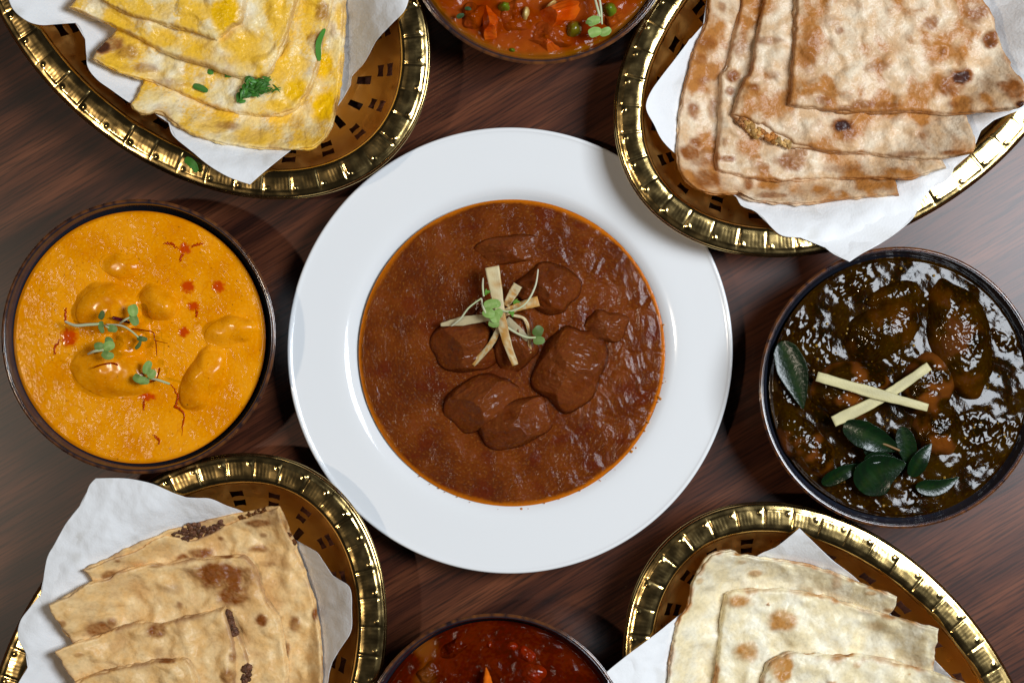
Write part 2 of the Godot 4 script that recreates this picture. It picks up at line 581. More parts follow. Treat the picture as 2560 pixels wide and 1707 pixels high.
# a lump that rises out of the gravy; sizes in pixels of its region
func lump(called: String, label: String, category: String, group: String, reg: String, cx: float, cy: float, ra: float, rb: float, rot: float, h: float, level: float, power: float, mat: Material, cf: Callable, sd: float, tilt := 0.0, rough := 1.0, nr := 44, na := 110, shape := 0, parent: Node = null) -> MeshInstance3D:
	# shape 0 a rounded lump, 1 a boxy cut of meat with facets, 2 a swell that blends into the gravy
	var w := pt(reg, cx, cy, level + h * 0.6)
	var a0 := msize(reg, ra)
	var b0 := msize(reg, rb)
	var cr := cos(deg_to_rad(rot))
	var sr := sin(deg_to_rad(rot))
	var b := Buf.new()
	for j in nr + 1:
		var f := pow(float(j) / nr, 0.8)
		for i in na + 1:
			var a := TAU * i / na
			var e := 1.0 + 0.34 * n1.get_noise_2d(cos(a) * 17 + sd * 9, sin(a) * 17) + 0.08 * n2.get_noise_2d(cos(a) * 20 + sd * 7, sin(a) * 20)
			if shape == 2: e = 1.0 + 0.16 * n1.get_noise_2d(cos(a) * 12 + sd * 9, sin(a) * 12)
			if shape == 1: e *= 0.94 * pow(pow(absf(cos(a)), 3.2) + pow(absf(sin(a)), 3.2), -1.0 / 3.2)
			var lx := cos(a) * a0 * f * e
			var lz := sin(a) * b0 * f * e
			var x := w.x + lx * cr - lz * sr
			var z := w.z + lx * sr + lz * cr
			var y := level - 0.0016 + (h + 0.0016) * pow(maxf(0.0, 1.0 - pow(f, power)), 0.75)
			if shape == 2: y = level - 0.0007 + (h + 0.0007) * pow(maxf(0.0, 1.0 - pow(f, 2.6)), 1.9)
			if shape == 1:
				for q in 3:
					var an := sd * 1.7 + q * 2.1
					var cut := level + h * (1.0 - 0.85 * maxf(0.0, (lx * cos(an) + lz * sin(an)) / minf(a0, b0) - 0.12))
					y = minf(y, lerpf(y, cut, 0.95))
				y += (1.0 - pow(f, 6)) * (0.0005 * n2.get_noise_2d(lx * 900 + sd, lz * 4200) + 0.0008 * n1.get_noise_2d(lx * 3000 + sd, lz * 3000) + 0.00030 * n3.get_noise_2d(lx * 1400 + sd, lz * 8000))
			y += tilt * h * lx / a0 * (1.0 - f * f)
			y += rough * (1.0 - pow(f, 4)) * (0.0007 * n1.get_noise_2d(x * 2600 + sd, z * 2600) + 0.0004 * n2.get_noise_2d(x * 4200, z * 4200 + sd) + 0.00012 * n3.get_noise_2d(x * 7000, z * 7000))
			b.add(Vector3(x, y, z), cf.call(x, z, f, a))
	b.quads(0, na, nr, true)
	var base := b.v.size()
	for i in na + 1:
		var p := b.v[nr * (na + 1) + i]
		b.add(p + Vector3(0, -0.002, 0), cf.call(p.x, p.z, 1.0, 0.0))
	for i in na + 1: b.add(Vector3(w.x, level - 0.004, w.z), cf.call(w.x, w.z, 1.0, 0.0))
	b.quads(base, na, 1, true)
	var m := commit(b, called, mat, parent)
	if parent == null: tag(m, label, category, group)
	return m

func path(reg: String, pts: Array, hs: Array, n: int) -> Array:
	var out := []
	var m := pts.size() / 2
	for i in m: out.append(pt(reg, pts[2 * i], pts[2 * i + 1], lerp_list(hs, float(i) / (m - 1))))
	return curve3(out, n)

func stick(called: String, label: String, category: String, group: String, reg: String, pts: Array, hs: Array, wid: Array, thick: float, mat: Material, c0: Color, c1: Color, power := 0.4) -> MeshInstance3D:
	var b := Buf.new()
	sweep(b, path(reg, pts, hs, 26), func(u): return msize(reg, lerp_list(wid, u)) * (1.0 + 0.13 * n1.get_noise_1d(u * 300 + pts[0])), func(u): return thick * (1.0 + 0.1 * n1.get_noise_1d(u * 300)), 16, power,
		func(u, k): return (0.86 + 0.22 * n3.get_noise_2d(u * 60 + pts[0], k * 70)) * mix(c0, c1, ss(0.0, 0.45, n1.get_noise_2d(u * 260 + pts[0], k * 60) + (u - 0.35) * 0.5) * (1.0 if c0 != c1 else 0.0)))
	var m := commit(b, called, mat)
	tag(m, label, category, group)
	return m

func strand(parent: Node, called: String, reg: String, pts: Array, hs: Array, wid: Array, mat: Material, c0: Color, c1: Color) -> MeshInstance3D:
	var b := Buf.new()
	sweep(b, path(reg, pts, hs, 22), func(u): return msize(reg, lerp_list(wid, u)), func(u): return msize(reg, lerp_list(wid, u)), 8, 1.0, func(u, k): return mix(c0, c1, u))
	return commit(b, called, mat, parent)

# a leaf blade: tip and base rounded by power, cupped by camber
func leaf(parent: Node, called: String, reg: String, cx: float, cy: float, length: float, width: float, rot: float, h: float, rise: float, col: Color, rib: Color, mat: Material, power := 0.5, camber := 0.08, roll := 0.0) -> MeshInstance3D:
	var d := Vector2(length * 0.5, 0).rotated(deg_to_rad(rot))
	var a := pt(reg, cx - d.x, cy - d.y, h)
	var c := pt(reg, cx + d.x, cy + d.y, h + rise)
	var side := (c - a).cross(Vector3.UP) * 0.12 * sin(cx * 1.7 + cy)
	var mid := (a + c) * 0.5 + Vector3(0, a.distance_to(c) * (0.07 + 0.05 * sin(cy)), 0) + side
	var w := msize(reg, width)
	var b := Buf.new()
	sweep(b, curve3([a, mid, c], 24), func(u): return w * pow(maxf(0.0, sin(PI * pow(clampf(u, 0.0, 1.0), 0.85))), power) * (pow(1.0 - u * 0.97, 0.35) * 1.25 if power > 0.75 else 1.0) * (1.0 + 0.08 * n1.get_noise_1d(u * 200 + cx)) + 0.0001, func(u): return 0.00035, 20, 0.7,
		func(u, k): return mix(mix(col, rib, 0.45 * ss(0.10, 0.02, absf(k)) + 0.14 * ss(0.4, 0.5, absf(sin((u * 9.0 - absf(k) * 1.8) * PI)) - 0.45)), col * 0.7, 0.3 + 0.5 * n1.get_noise_2d(u * 90 + cx, k * 50)), camber, roll)
	return commit(b, called, mat, parent)

func noise_tex(size: int, freq: float, oct: int, sd: int, ramp: Array, normal := 0.0, kind := FastNoiseLite.TYPE_SIMPLEX_SMOOTH) -> NoiseTexture2D:
	var n := FastNoiseLite.new()
	n.seed = sd
	n.noise_type = kind
	n.frequency = freq
	n.fractal_octaves = oct
	var t := NoiseTexture2D.new()
	t.width = size
	t.height = size
	t.seamless = true
	t.noise = n
	if normal > 0.0:
		t.as_normal_map = true
		t.bump_strength = normal
	elif ramp.size() > 0:
		var g := Gradient.new()
		var offs := PackedFloat32Array()
		var cols := PackedColorArray()
		for i in ramp.size():
			offs.append(float(i) / (ramp.size() - 1))
			cols.append(ramp[i])
		g.offsets = offs
		g.colors = cols
		t.color_ramp = g
	return t

func grey(v: float) -> Color:
	return Color(v, v, v)

func stuff_mat(rough: float, spec := 0.5, normal: Texture2D = null, nscale := 1.0, uvs := 1.0, tex: Texture2D = null) -> StandardMaterial3D:
	var m := StandardMaterial3D.new()
	m.vertex_color_use_as_albedo = true
	m.roughness = rough
	m.metallic_specular = spec
	m.uv1_scale = Vector3(uvs, uvs, uvs)
	if normal:
		m.normal_enabled = true
		m.normal_texture = normal
		m.normal_scale = nscale
	if tex: m.albedo_texture = tex
	return m

func make_materials() -> void:
	n1.seed = 11
	n1.frequency = 0.02
	n1.fractal_octaves = 3
	n2.seed = 23
	n2.frequency = 0.03
	n2.fractal_octaves = 2
	n3.seed = 37
	n3.frequency = 0.05
	n3.fractal_octaves = 2
	cell.seed = 3
	cell.frequency = 0.12
	cell.fractal_octaves = 2
	var grain := noise_tex(512, 0.05, 4, 5, [grey(0.90), grey(0.97), grey(1.0)])
	var nb := noise_tex(512, 0.035, 4, 6, [], 6.0)
	var ng := noise_tex(1024, 0.03, 5, 7, [], 9.0)
	var nd := noise_tex(1024, 0.022, 5, 8, [], 14.0)
	var np := noise_tex(512, 0.05, 4, 9, [], 2.0)
	var smud := noise_tex(512, 0.012, 4, 10, [grey(0.45), grey(0.7), grey(1.0)])
	M.wheat = stuff_mat(0.34, 0.34, nb, 0.4, 1.6, grain)
	M.naan = stuff_mat(0.38, 0.32, nb, 0.3, 1.3, grain)
	M.white = stuff_mat(0.34, 0.34, nb, 0.3, 1.3, grain)
	M.cheese = stuff_mat(0.27, 0.36, nb, 0.5, 1.6, grain)
	M.filling = stuff_mat(0.4, 0.3, nb, 1.0, 3.0)
	M.paper = stuff_mat(0.75, 0.3, np, 0.5, 2.0)
	M.porcelain = stuff_mat(0.10, 0.5)
	M.glaze = stuff_mat(0.13, 0.6)
	M.gravy_brown = stuff_mat(0.12, 0.28, ng, 0.26, 2.0, grain)
	M.gravy_orange = stuff_mat(0.13, 0.24, ng, 0.12, 3.0)
	M.chicken = stuff_mat(0.17, 0.36)
	M.gravy_dark = stuff_mat(0.09, 0.34, nd, 0.05, 1.1)
	M.gravy_veg = stuff_mat(0.13, 0.28, ng, 0.16, 2.4)
	M.gravy_red = stuff_mat(0.13, 0.22, ng, 0.16, 2.6)
	M.oil = stuff_mat(0.14, 0.35)
	M.meat = stuff_mat(0.13, 0.30, ng, 0.30, 1.6, grain)
	M.ginger = stuff_mat(0.45, 0.4, np, 0.8, 3.0)
	M.sprout = stuff_mat(0.42, 0.4)
	M.curry_leaf = stuff_mat(0.24, 0.4, np, 0.4, 1.5)
	M.veg = stuff_mat(0.16, 0.5, np, 0.6, 2.0)
	M.brass = stuff_mat(0.24, 0.5)
	M.brass.metallic = 1.0
	M.brass.vertex_color_use_as_albedo = false
	M.brass.albedo_color = Color(0.86, 0.73, 0.47)
	M.brass.roughness = 0.23
	M.brass.roughness_texture = smud
	M.brass.uv1_scale = Vector3(1.2, 1.2, 1.2)
	M.brass_inside = M.brass.duplicate()
	M.brass_inside.roughness = 0.55
	M.brass_inside.albedo_color = Color(0.91, 0.73, 0.43)
	# walnut laminate, grain along u
	var wood := noise_tex(1024, 0.006, 5, 21, [Color(0.18, 0.076, 0.042), Color(0.33, 0.165, 0.094), Color(0.42, 0.226, 0.132), Color(0.50, 0.285, 0.178)])
	M.wood = StandardMaterial3D.new()
	M.wood.albedo_texture = wood
	M.wood.roughness = 0.31
	M.wood.metallic_specular = 0.40
	M.wood.uv1_scale = Vector3(0.5, 7.0, 1.0)
	M.wood.detail_enabled = true
	M.wood.detail_albedo = noise_tex(1024, 0.02, 5, 22, [grey(0.42), grey(0.86), grey(1.0)])
	M.wood.detail_blend_mode = BaseMaterial3D.BLEND_MODE_MUL
	M.wood.detail_uv_layer = BaseMaterial3D.DETAIL_UV_2
	M.wood.uv2_scale = Vector3(1.1, 26.0, 1.0)

# ---------------------------------------------------------------- the scene
func _ready() -> void:
	var cam := Camera3D.new()
	cam.projection = Camera3D.PROJECTION_PERSPECTIVE
	cam.fov = rad_to_deg(2.0 * atan(853.5 / FOC))
	cam.near = 0.05
	cam.far = 20.0
	add_child(cam)
	cam.position = Vector3(0, CAM_H, 0)
	cam.rotation_degrees = Vector3(-90, 0, 0)
	cam.current = true
	var env := Environment.new()
	env.background_mode = Environment.BG_COLOR
	env.background_color = Color(0.11, 0.11, 0.12)
	env.tonemap_mode = Environment.TONE_MAPPER_LINEAR
	env.tonemap_exposure = 1.0
	env.sdfgi_enabled = true
	env.ssao_enabled = true
	env.ssil_enabled = true
	var we := WorldEnvironment.new()
	we.environment = env
	add_child(we)
	# a hard lamp to the left and a large soft box to the upper right
	var key := SpotLight3D.new()
	key.position = Vector3(-2.2, 5.0, 0.32)
	add_child(key)
	key.look_at(Vector3(0, 0, 0), Vector3.UP)
	key.spot_angle = 12
	key.spot_range = 12
	key.spot_attenuation = 2.0
	key.light_energy = 5.5
	key.light_size = 0.09
	key.light_color = Color(1.0, 0.93, 0.84)
	key.shadow_enabled = true
	var box := AreaLight3D.new()
	box.area_size = Vector2(0.46, 0.62)
	box.position = Vector3(0.80, 1.25, -0.17)
	add_child(box)
	box.look_at(Vector3(0.05, 0, 0), Vector3.UP)
	box.light_energy = 2.5
	box.area_range = 6
	box.light_color = Color(0.93, 0.965, 1.0)
	box.shadow_enabled = true

	make_materials()
	build_table()
	build_plate()
	build_bowls()
	build_baskets()
	build_papers()
	build_breads()
	build_brown_curry()
	build_orange_curry()
	build_dark_curry()
	build_vegetable_curry()
	build_red_curry()
	build_herbs()

func build_table() -> void:
	var b := Buf.new()
	var g := deg_to_rad(-31.0)
	var s := 0.9
	var uv2 := PackedVector2Array()
	for p in [Vector2(-s, -s), Vector2(s, -s), Vector2(-s, s), Vector2(s, s)]:
		b.v.append(Vector3(p.x, 0, p.y))
		b.c.append(Color.WHITE)
		b.uv.append(p.rotated(-g) + Vector2(0.37, 0.21))
	b.ix = PackedInt32Array([0, 1, 3, 0, 3, 2])
	var arr := []
	arr.resize(Mesh.ARRAY_MAX)
	arr[Mesh.ARRAY_VERTEX] = b.v
	arr[Mesh.ARRAY_TEX_UV] = b.uv
	arr[Mesh.ARRAY_TEX_UV2] = b.uv
	arr[Mesh.ARRAY_INDEX] = b.ix
	var st := SurfaceTool.new()
	st.create_from_arrays(arr)
	st.generate_normals()
	st.generate_tangents()
	var top := MeshInstance3D.new()
	top.name = numbered("table_top")
	top.mesh = st.commit()
	top.material_override = M.wood
	add_child(top)
	tag(top, "brown walnut table top with diagonal grain under all the dishes", "table", "", "structure")
	var slabm := MeshInstance3D.new()
	var bm := BoxMesh.new()
	bm.size = Vector3(2 * s, 0.03, 2 * s)
	slabm.mesh = bm
	slabm.name = "table_core"
	slabm.material_override = M.wood
	top.add_child(slabm)
	slabm.position = Vector3(0, -0.0155, 0)

func build_plate() -> void:
	var w := at(Vector2(1275, 876), 0.022)
	var o := thing("soup_plate", "large round white wide-rimmed plate at the centre of the table", "plate", Vector3(w.x, 0, w.z))
	var pr := [[0.0, 0.0035], [0.058, 0.0035], [0.060, 0.0], [0.064, 0.0], [0.067, 0.004], [0.086, 0.009], [0.098, 0.0142], [0.115, 0.0172], [0.1325, 0.0206], [0.1346, 0.0216], [0.1349, 0.0226], [0.1342, 0.0234], [0.133, 0.0234], [0.1305, 0.0226], [0.118, 0.0207], [0.107, 0.0192], [0.1015, 0.0182], [0.0982, 0.0171], [0.0950, 0.0150], [0.091, 0.0115], [0.085, 0.0082], [0.076, 0.0066], [0.05, 0.006], [0.0, 0.006]]
	var k := 557.5 * (CAM_H - 0.0226) / FOC / 0.1349
	var fine := []
	for i in pr.size() - 1:
		var q := func(j): return Vector2(pr[clampi(j, 0, pr.size() - 1)][0] * k, pr[clampi(j, 0, pr.size() - 1)][1])
		for s in 5: fine.append(q.call(i).cubic_interpolate(q.call(i + 1), q.call(i - 1), q.call(i + 2), s / 5.0))
	fine.append(Vector2(0, 0.006))
	var b := Buf.new()
	lathe(b, fine, 300, func(a, j, q): return Color(0.80, 0.805, 0.805))
	commit(b, "plate_body", M.porcelain, o)

func build_bowls() -> void:
	bowl("dark blue-brown glazed bowl holding orange curry", Vector2(345, 841), 343, 5.0)
	bowl("dark glazed bowl with grey highlight holding dark green curry", Vector2(2251, 969), 352, 25.0)
	bowl("brown-lipped dark bowl at the top edge holding vegetable curry", Vector2(1348, -187), 347, 45.0)
	bowl("dark blue bowl cut by the bottom edge holding red curry", Vector2(1238, 1873), 339, 65.0)

func build_baskets() -> void:
	var b := basket("TL", "brass basket under the cheese-filled bread with nearly black shadowed rim")
	basket("TR", "brass basket whose rim overhangs the white plate and shines brightly", b)
	basket("BL", "brass basket beside the orange curry bowl, mostly covered by paper", b)
	basket("BR", "brass basket of pale white bread below the dark curry bowl", b)

func build_papers() -> void:
	paper("TL", "white parchment under the yellow cheese bread, its corner pointing at the table", [
		[20, -80, 60, 40, 130, 105, 200, 130, 270, 128, 350, 108, 405, 125, 440, 190, 455, 260, 455, 345, 505, 415, 580, 470, 680, 540, 760, 575, 840, 600, 880, 640, 895, 695, 930, 735, 1000, 790, 1090, 865, 1200, 930, 1310, 968],
		[1310, 968, 1400, 890, 1530, 785, 1660, 680, 1770, 560, 1840, 445],
		[1840, 445, 1850, 390, 1900, 345, 1940, 280, 1975, 215, 2060, 122, 2120, 60, 2150, -20, 2190, -180],
		[2190, -180, 1400, -160, 700, -130, 20, -80]], 0.15, 1.0)
	paper("TR", "white parchment whose tip hangs over the rim of the dark curry bowl", [
		[610, -180, 590, 20, 560, 180, 500, 215, 465, 275, 400, 350, 330, 440, 285, 505, 258, 570, 262, 620, 300, 690, 340, 770, 400, 835, 470, 890, 560, 960, 660, 1030, 745, 1078, 785, 1140, 850, 1165, 905, 1205, 955, 1262, 1020, 1310, 1150, 1322, 1220, 1350, 1290, 1405, 1385, 1452],
		[1385, 1452, 1480, 1392, 1560, 1350, 1660, 1282, 1742, 1205, 1790, 1110, 1842, 1042, 1905, 1015, 1950, 975, 1975, 915, 2050, 860, 2085, 800, 2120, 720, 2200, 660, 2330, 612, 2450, 560],
		[2450, 560, 2560, 300, 2520, -180],
		[2520, -180, 1500, -200, 610, -180]], 0.75, 17.0)
	paper("BL", "white parchment spreading from under the tan stuffed bread over the table", [
		[560, 178, 660, 176, 770, 182, 900, 212, 1000, 258, 1110, 293, 1230, 296, 1330, 338, 1430, 374, 1580, 460, 1740, 568],
		[1740, 568, 1850, 602, 1905, 672, 1960, 752, 2055, 820, 2068, 960, 2062, 1080, 2000, 1180, 1945, 1280, 1925, 1390, 1890, 1560],
		[1890, 1560, 1000, 1620, 40, 1560],
		[40, 1560, 100, 1390, 158, 1290, 150, 1205, 116, 1155, 100, 1090, 120, 1010, 170, 940, 235, 860, 255, 740, 275, 640, 320, 560, 380, 450, 440, 375, 490, 300, 520, 222, 560, 178]], 0.02, 33.0)
	paper("BR", "white parchment with sharp straight corners under the pale white bread", [
		[38, 975, 200, 845, 440, 660, 640, 510, 880, 328, 970, 288, 1108, 178],
		[1108, 178, 1200, 268, 1300, 362, 1420, 455, 1600, 640, 1850, 900, 2020, 1080, 2120, 1230],
		[2120, 1230, 1500, 1300, 1000, 1320, 400, 1290],
		[400, 1290, 200, 1200, 60, 1110, 45, 1036, 38, 975]], 0.28, 51.0)

func build_breads() -> void:
	var g := "folded yellow cheese breads in the top left basket"
	bread("TL", "cheese_naan", "lowest cheese bread, its torn melted corner touching the parchment", "bread", g, [
		[690, 550, 712, 582, 765, 600, 850, 592, 905, 640, 1000, 700, 1100, 735, 1200, 757, 1300, 772, 1400, 781, 1530, 785, 1650, 772, 1712, 715],
		[1712, 715, 1745, 640, 1768, 540, 1790, 400, 1802, 200, 1815, 0, 1822, -150], [1822, -150, 1300, -160, 850, -150], [850, -150, 800, 100, 760, 430, 690, 550]],
		0.019, 0, "cheese", [[700, 590, 30, 20, 0.5], [1560, 640, 40, 40, 0.4], [1200, 660, 70, 25, 0.6], [1770, 560, 20, 60, 0.7], [1700, 350, 70, 90, -1.0], [1700, 560, 90, 120, -1.0], [1350, 720, 130, 60, -0.8], [1100, 660, 120, 50, -0.7], [1790, 100, 40, 90, -0.8]], 3.0, Vector2.ZERO, [],
		[[1560, 640, 75, 36, 15, Color(0.88, 0.50, 0.02)], [1660, 640, 60, 45, 60, Color(0.92, 0.58, 0.05)], [1590, 720, 80, 26, 5, Color(0.85, 0.52, 0.06)], [1450, 720, 60, 22, 8, Color(0.88, 0.56, 0.05)]])
	bread("TL", "cheese_naan", "cheese bread with a charred black-brown left corner", "bread", g, [
		[488, 312, 600, 372, 700, 405, 800, 430, 900, 465, 1050, 532, 1130, 562, 1200, 582, 1350, 607, 1450, 607, 1550, 575],
		[1550, 575, 1610, 500, 1650, 400, 1690, 230, 1738, 0, 1755, -150], [1755, -150, 1300, -160, 760, -150], [760, -150, 700, 30, 620, 162, 550, 230, 488, 312]],
		0.0255, 1, "cheese", [[540, 250, 45, 45, 1.7], [600, 235, 60, 50, 1.1], [660, 280, 70, 50, 0.7], [760, 360, 90, 30, 0.6], [1690, 60, 40, 70, 0.8], [1660, 210, 50, 40, 0.7], [900, 440, 120, 25, 0.5], [1560, 480, 90, 80, -1.0], [1450, 560, 120, 50, -0.9], [1580, 330, 60, 60, -0.8], [800, 400, 120, 40, -0.5]], 13.0)
	bread("TL", "cheese_naan", "cheese bread below the topmost one, its tip beside the coriander", "bread", g, [
		[362, 42, 480, 92, 600, 140, 680, 175, 750, 212, 820, 255, 900, 292, 1000, 325, 1100, 352, 1200, 395, 1300, 412, 1380, 405, 1430, 370],
		[1430, 370, 1475, 260, 1515, 160, 1560, 0, 1590, -150], [1590, -150, 1100, -160, 520, -150], [520, -150, 420, -10, 362, 42]],
		0.0325, 2, "cheese", [[700, 30, 60, 40, 0.5], [1390, 400, 35, 25, 0.6], [850, 215, 130, 60, -0.9], [1290, 260, 130, 140, -0.9], [1060, 260, 90, 70, -0.7], [620, 110, 70, 40, -0.6], [1480, 110, 50, 110, -0.8]], 23.0)
	bread("TL", "cheese_naan", "topmost cheese bread with a big orange-yellow melted patch", "bread", g, [
		[548, 8, 640, 62, 720, 95, 800, 112, 880, 132, 950, 152, 1050, 182, 1135, 215],
		[1135, 215, 1210, 150, 1268, 120, 1285, 60, 1290, 0, 1300, -150], [1300, -150, 900, -160, 480, -150], [480, -150, 520, -60, 548, 8]],
		0.0390, 3, "cheese", [[1180, 75, 95, 110, -1.0], [1060, 60, 90, 60, -0.8], [700, 40, 60, 40, -0.7], [860, 60, 70, 50, -0.6]], 31.0)
	g = "folded brown wheat breads in the top right basket"
	bread("TR", "wheat_paratha", "lowest wheat bread with a blistered dark orange corner", "bread", g, [
		[610, -150, 592, 100, 562, 195, 520, 275, 492, 400, 470, 480, 450, 600, 436, 700, 430, 850, 438, 930, 478, 1005, 550, 1058, 640, 1080],
		[640, 1080, 740, 1074, 800, 1078, 860, 1112, 1000, 1127, 1150, 1132, 1300, 1112, 1450, 1096, 1560, 1088, 1656, 1082], [1656, 1082, 1630, 980, 1620, 600, 1600, -150], [1600, -150, 1100, -160, 610, -150]],
		0.019, 0, "wheat", [[600, 240, 60, 40, 0.8], [555, 330, 50, 30, 0.7], [575, 450, 45, 30, 0.7], [520, 620, 45, 60, 0.9], [620, 600, 25, 60, 0.7], [500, 850, 60, 50, 1.1], [600, 1000, 100, 60, 1.15], [820, 1020, 30, 45, 1.1], [530, 790, 40, 30, 0.9], [600, 880, 60, 60, 0.8], [680, 40, 30, 30, 0.8], [960, 1085, 100, 20, 0.9], [550, 900, 70, 40, 0.7]], 5.0)
	bread("TR", "wheat_paratha", "wheat bread second from the bottom with brown blistered edge", "bread", g, [
		[815, -150, 782, 30, 742, 200, 702, 380, 668, 430, 664, 600, 658, 750, 640, 885, 650, 945],
		[650, 945, 720, 962, 850, 990, 1000, 1002, 1150, 996, 1300, 992, 1500, 988, 1700, 992, 1800, 965, 1918, 930], [1918, 930, 1880, 850, 1850, 400, 1830, -150], [1830, -150, 1300, -160, 815, -150]],
		0.0255, 1, "wheat", [[740, 420, 45, 35, 1.25], [1060, 900, 100, 60, 0.95], [720, 510, 30, 30, 0.8], [700, 880, 60, 20, 0.9], [1100, 850, 60, 40, 0.9], [780, 250, 40, 80, 0.5], [1350, 940, 120, 30, 0.6], [690, 790, 25, 30, 0.7], [890, 930, 60, 30, 0.4]], 15.0)
	bread("TR", "wheat_paratha", "wheat bread with one small black char spot, torn open at its corner", "bread", g, [
		[935, -150, 905, 30, 862, 230, 832, 400, 790, 455, 745, 600, 728, 640],
		[728, 640, 790, 652, 870, 695, 900, 690, 960, 735, 1040, 772, 1080, 800, 1150, 815, 1250, 842, 1450, 850, 1600, 866, 1750, 882, 1900, 880, 2065, 850], [2065, 850, 2078, 800, 2050, 700, 2020, 600, 2000, -150], [2000, -150, 1400, -160, 935, -150]],
		0.0325, 2, "wheat", [[1340, 700, 60, 45, 1.9], [1380, 740, 50, 60, 0.9], [860, 490, 45, 30, 0.9], [940, 230, 80, 25, 0.7], [960, 420, 40, 30, 0.5], [1720, 855, 120, 20, 0.8], [1780, 740, 60, 40, 0.4], [1960, 850, 80, 18, 1.0], [830, 360, 30, 60, 0.5]], 27.0, Vector2.ZERO, [
		[935, -150, 905, 30, 860, 230, 830, 400, 788, 455, 743, 600, 726, 640],
		[726, 640, 770, 690, 840, 745, 900, 770, 960, 795, 1040, 812, 1080, 822, 1150, 826, 1250, 850, 1450, 858, 1600, 872, 1750, 888, 1900, 884, 2067, 852], [2067, 852, 2078, 800, 2050, 700, 2020, 600, 2000, -150], [2000, -150, 1400, -160, 935, -150]],
		[[850, 715, 50, 22, 40, Color(0.50, 0.27, 0.08)], [930, 748, 55, 20, 25, Color(0.42, 0.16, 0.035)], [1010, 785, 50, 16, 20, Color(0.55, 0.33, 0.12)], [800, 680, 40, 16, 30, Color(0.25, 0.10, 0.03)]])
	bread("TR", "wheat_paratha", "topmost wheat bread, glossy with butter, with dark char spots at right", "bread", g, [
		[1095, -150, 1082, 100, 1070, 300, 1052, 500, 1045, 582],
		[1045, 582, 1120, 596, 1250, 612, 1400, 627, 1600, 627, 1750, 622, 1950, 634, 2150, 618, 2300, 606, 2346, 580], [2346, 580, 2342, 450, 2290, 400, 2242, 300, 2200, 200, 2172, 90, 2120, 0, 2080, -150], [2080, -150, 1500, -160, 1095, -150]],
		0.0395, 3, "wheat", [[2000, 430, 75, 55, 1.6], [1960, 470, 90, 70, 0.9], [2170, 225, 45, 50, 1.35], [2080, 90, 75, 80, 0.85], [2300, 500, 60, 70, 1.15], [2330, 580, 30, 20, 1.7], [2225, 470, 30, 20, 0.9], [1830, 130, 50, 50, 0.9], [1500, 375, 55, 35, 0.6], [1470, 580, 80, 30, 0.9], [1240, 560, 50, 35, 0.9], [1160, 300, 60, 160, 0.45], [1850, 355, 30, 30, 0.7], [1900, 290, 30, 35, 0.9], [1570, 370, 40, 25, 0.6], [1600, 590, 80, 25, 0.7], [1330, 170, 30, 25, 0.6], [1290, 120, 60, 40, 0.4], [1380, 600, 60, 14, 1.0], [1960, 580, 40, 25, 0.7]], 35.0, Vector2(0.03, -0.01))
	g = "folded tan stuffed breads in the bottom left basket"
	bread("BL", "stuffed_paratha", "tan stuffed bread furthest back, dark filling showing at its torn top edge", "bread", g, [
		[488, 710, 560, 690, 680, 640, 800, 598, 900, 545, 985, 508, 1040, 522, 1110, 540, 1200, 520, 1330, 452, 1450, 408, 1550, 375, 1642, 345],
		[1642, 345, 1662, 425, 1692, 500, 1738, 568, 1742, 610, 1785, 700, 1825, 810, 1860, 950, 1885, 1120, 1895, 1250, 1890, 1390, 1880, 1520], [1880, 1520, 1300, 1540, 700, 1520], [700, 1520, 620, 1100, 560, 800, 488, 710]],
		0.019, 0, "naan", [[645, 740, 50, 40, 1.0], [690, 660, 20, 16, 0.7], [1190, 615, 75, 40, 0.95], [1510, 590, 75, 28, 0.95], [1530, 440, 90, 25, 0.9], [1080, 640, 40, 25, 0.9], [1740, 1030, 40, 55, 0.9], [1690, 1180, 20, 40, 0.9], [1550, 510, 25, 18, 0.6], [1680, 450, 14, 40, 0.9], [1300, 530, 25, 15, 0.7], [1850, 970, 14, 40, 0.9], [1570, 680, 60, 20, 0.5]], 7.0, Vector2.ZERO, [
		[488, 710, 600, 655, 750, 588, 900, 520, 1000, 478, 1150, 440, 1290, 405, 1450, 372, 1600, 338, 1645, 342],
		[1645, 342, 1680, 425, 1712, 500, 1748, 568, 1750, 610, 1788, 700, 1828, 810, 1862, 950, 1886, 1120, 1897, 1250, 1892, 1390, 1880, 1520], [1880, 1520, 1300, 1540, 700, 1520], [700, 1520, 620, 1100, 560, 800, 488, 710]],
		[[1110, 495, 70, 40, -20, Color(0.135, 0.058, 0.030)], [1190, 478, 80, 42, 10, Color(0.135, 0.058, 0.030)], [1270, 470, 60, 30, -30, Color(0.135, 0.058, 0.030)], [1500, 378, 90, 14, -14, Color(0.16, 0.055, 0.015)], [1700, 530, 18, 40, -25, Color(0.14, 0.05, 0.015)]])
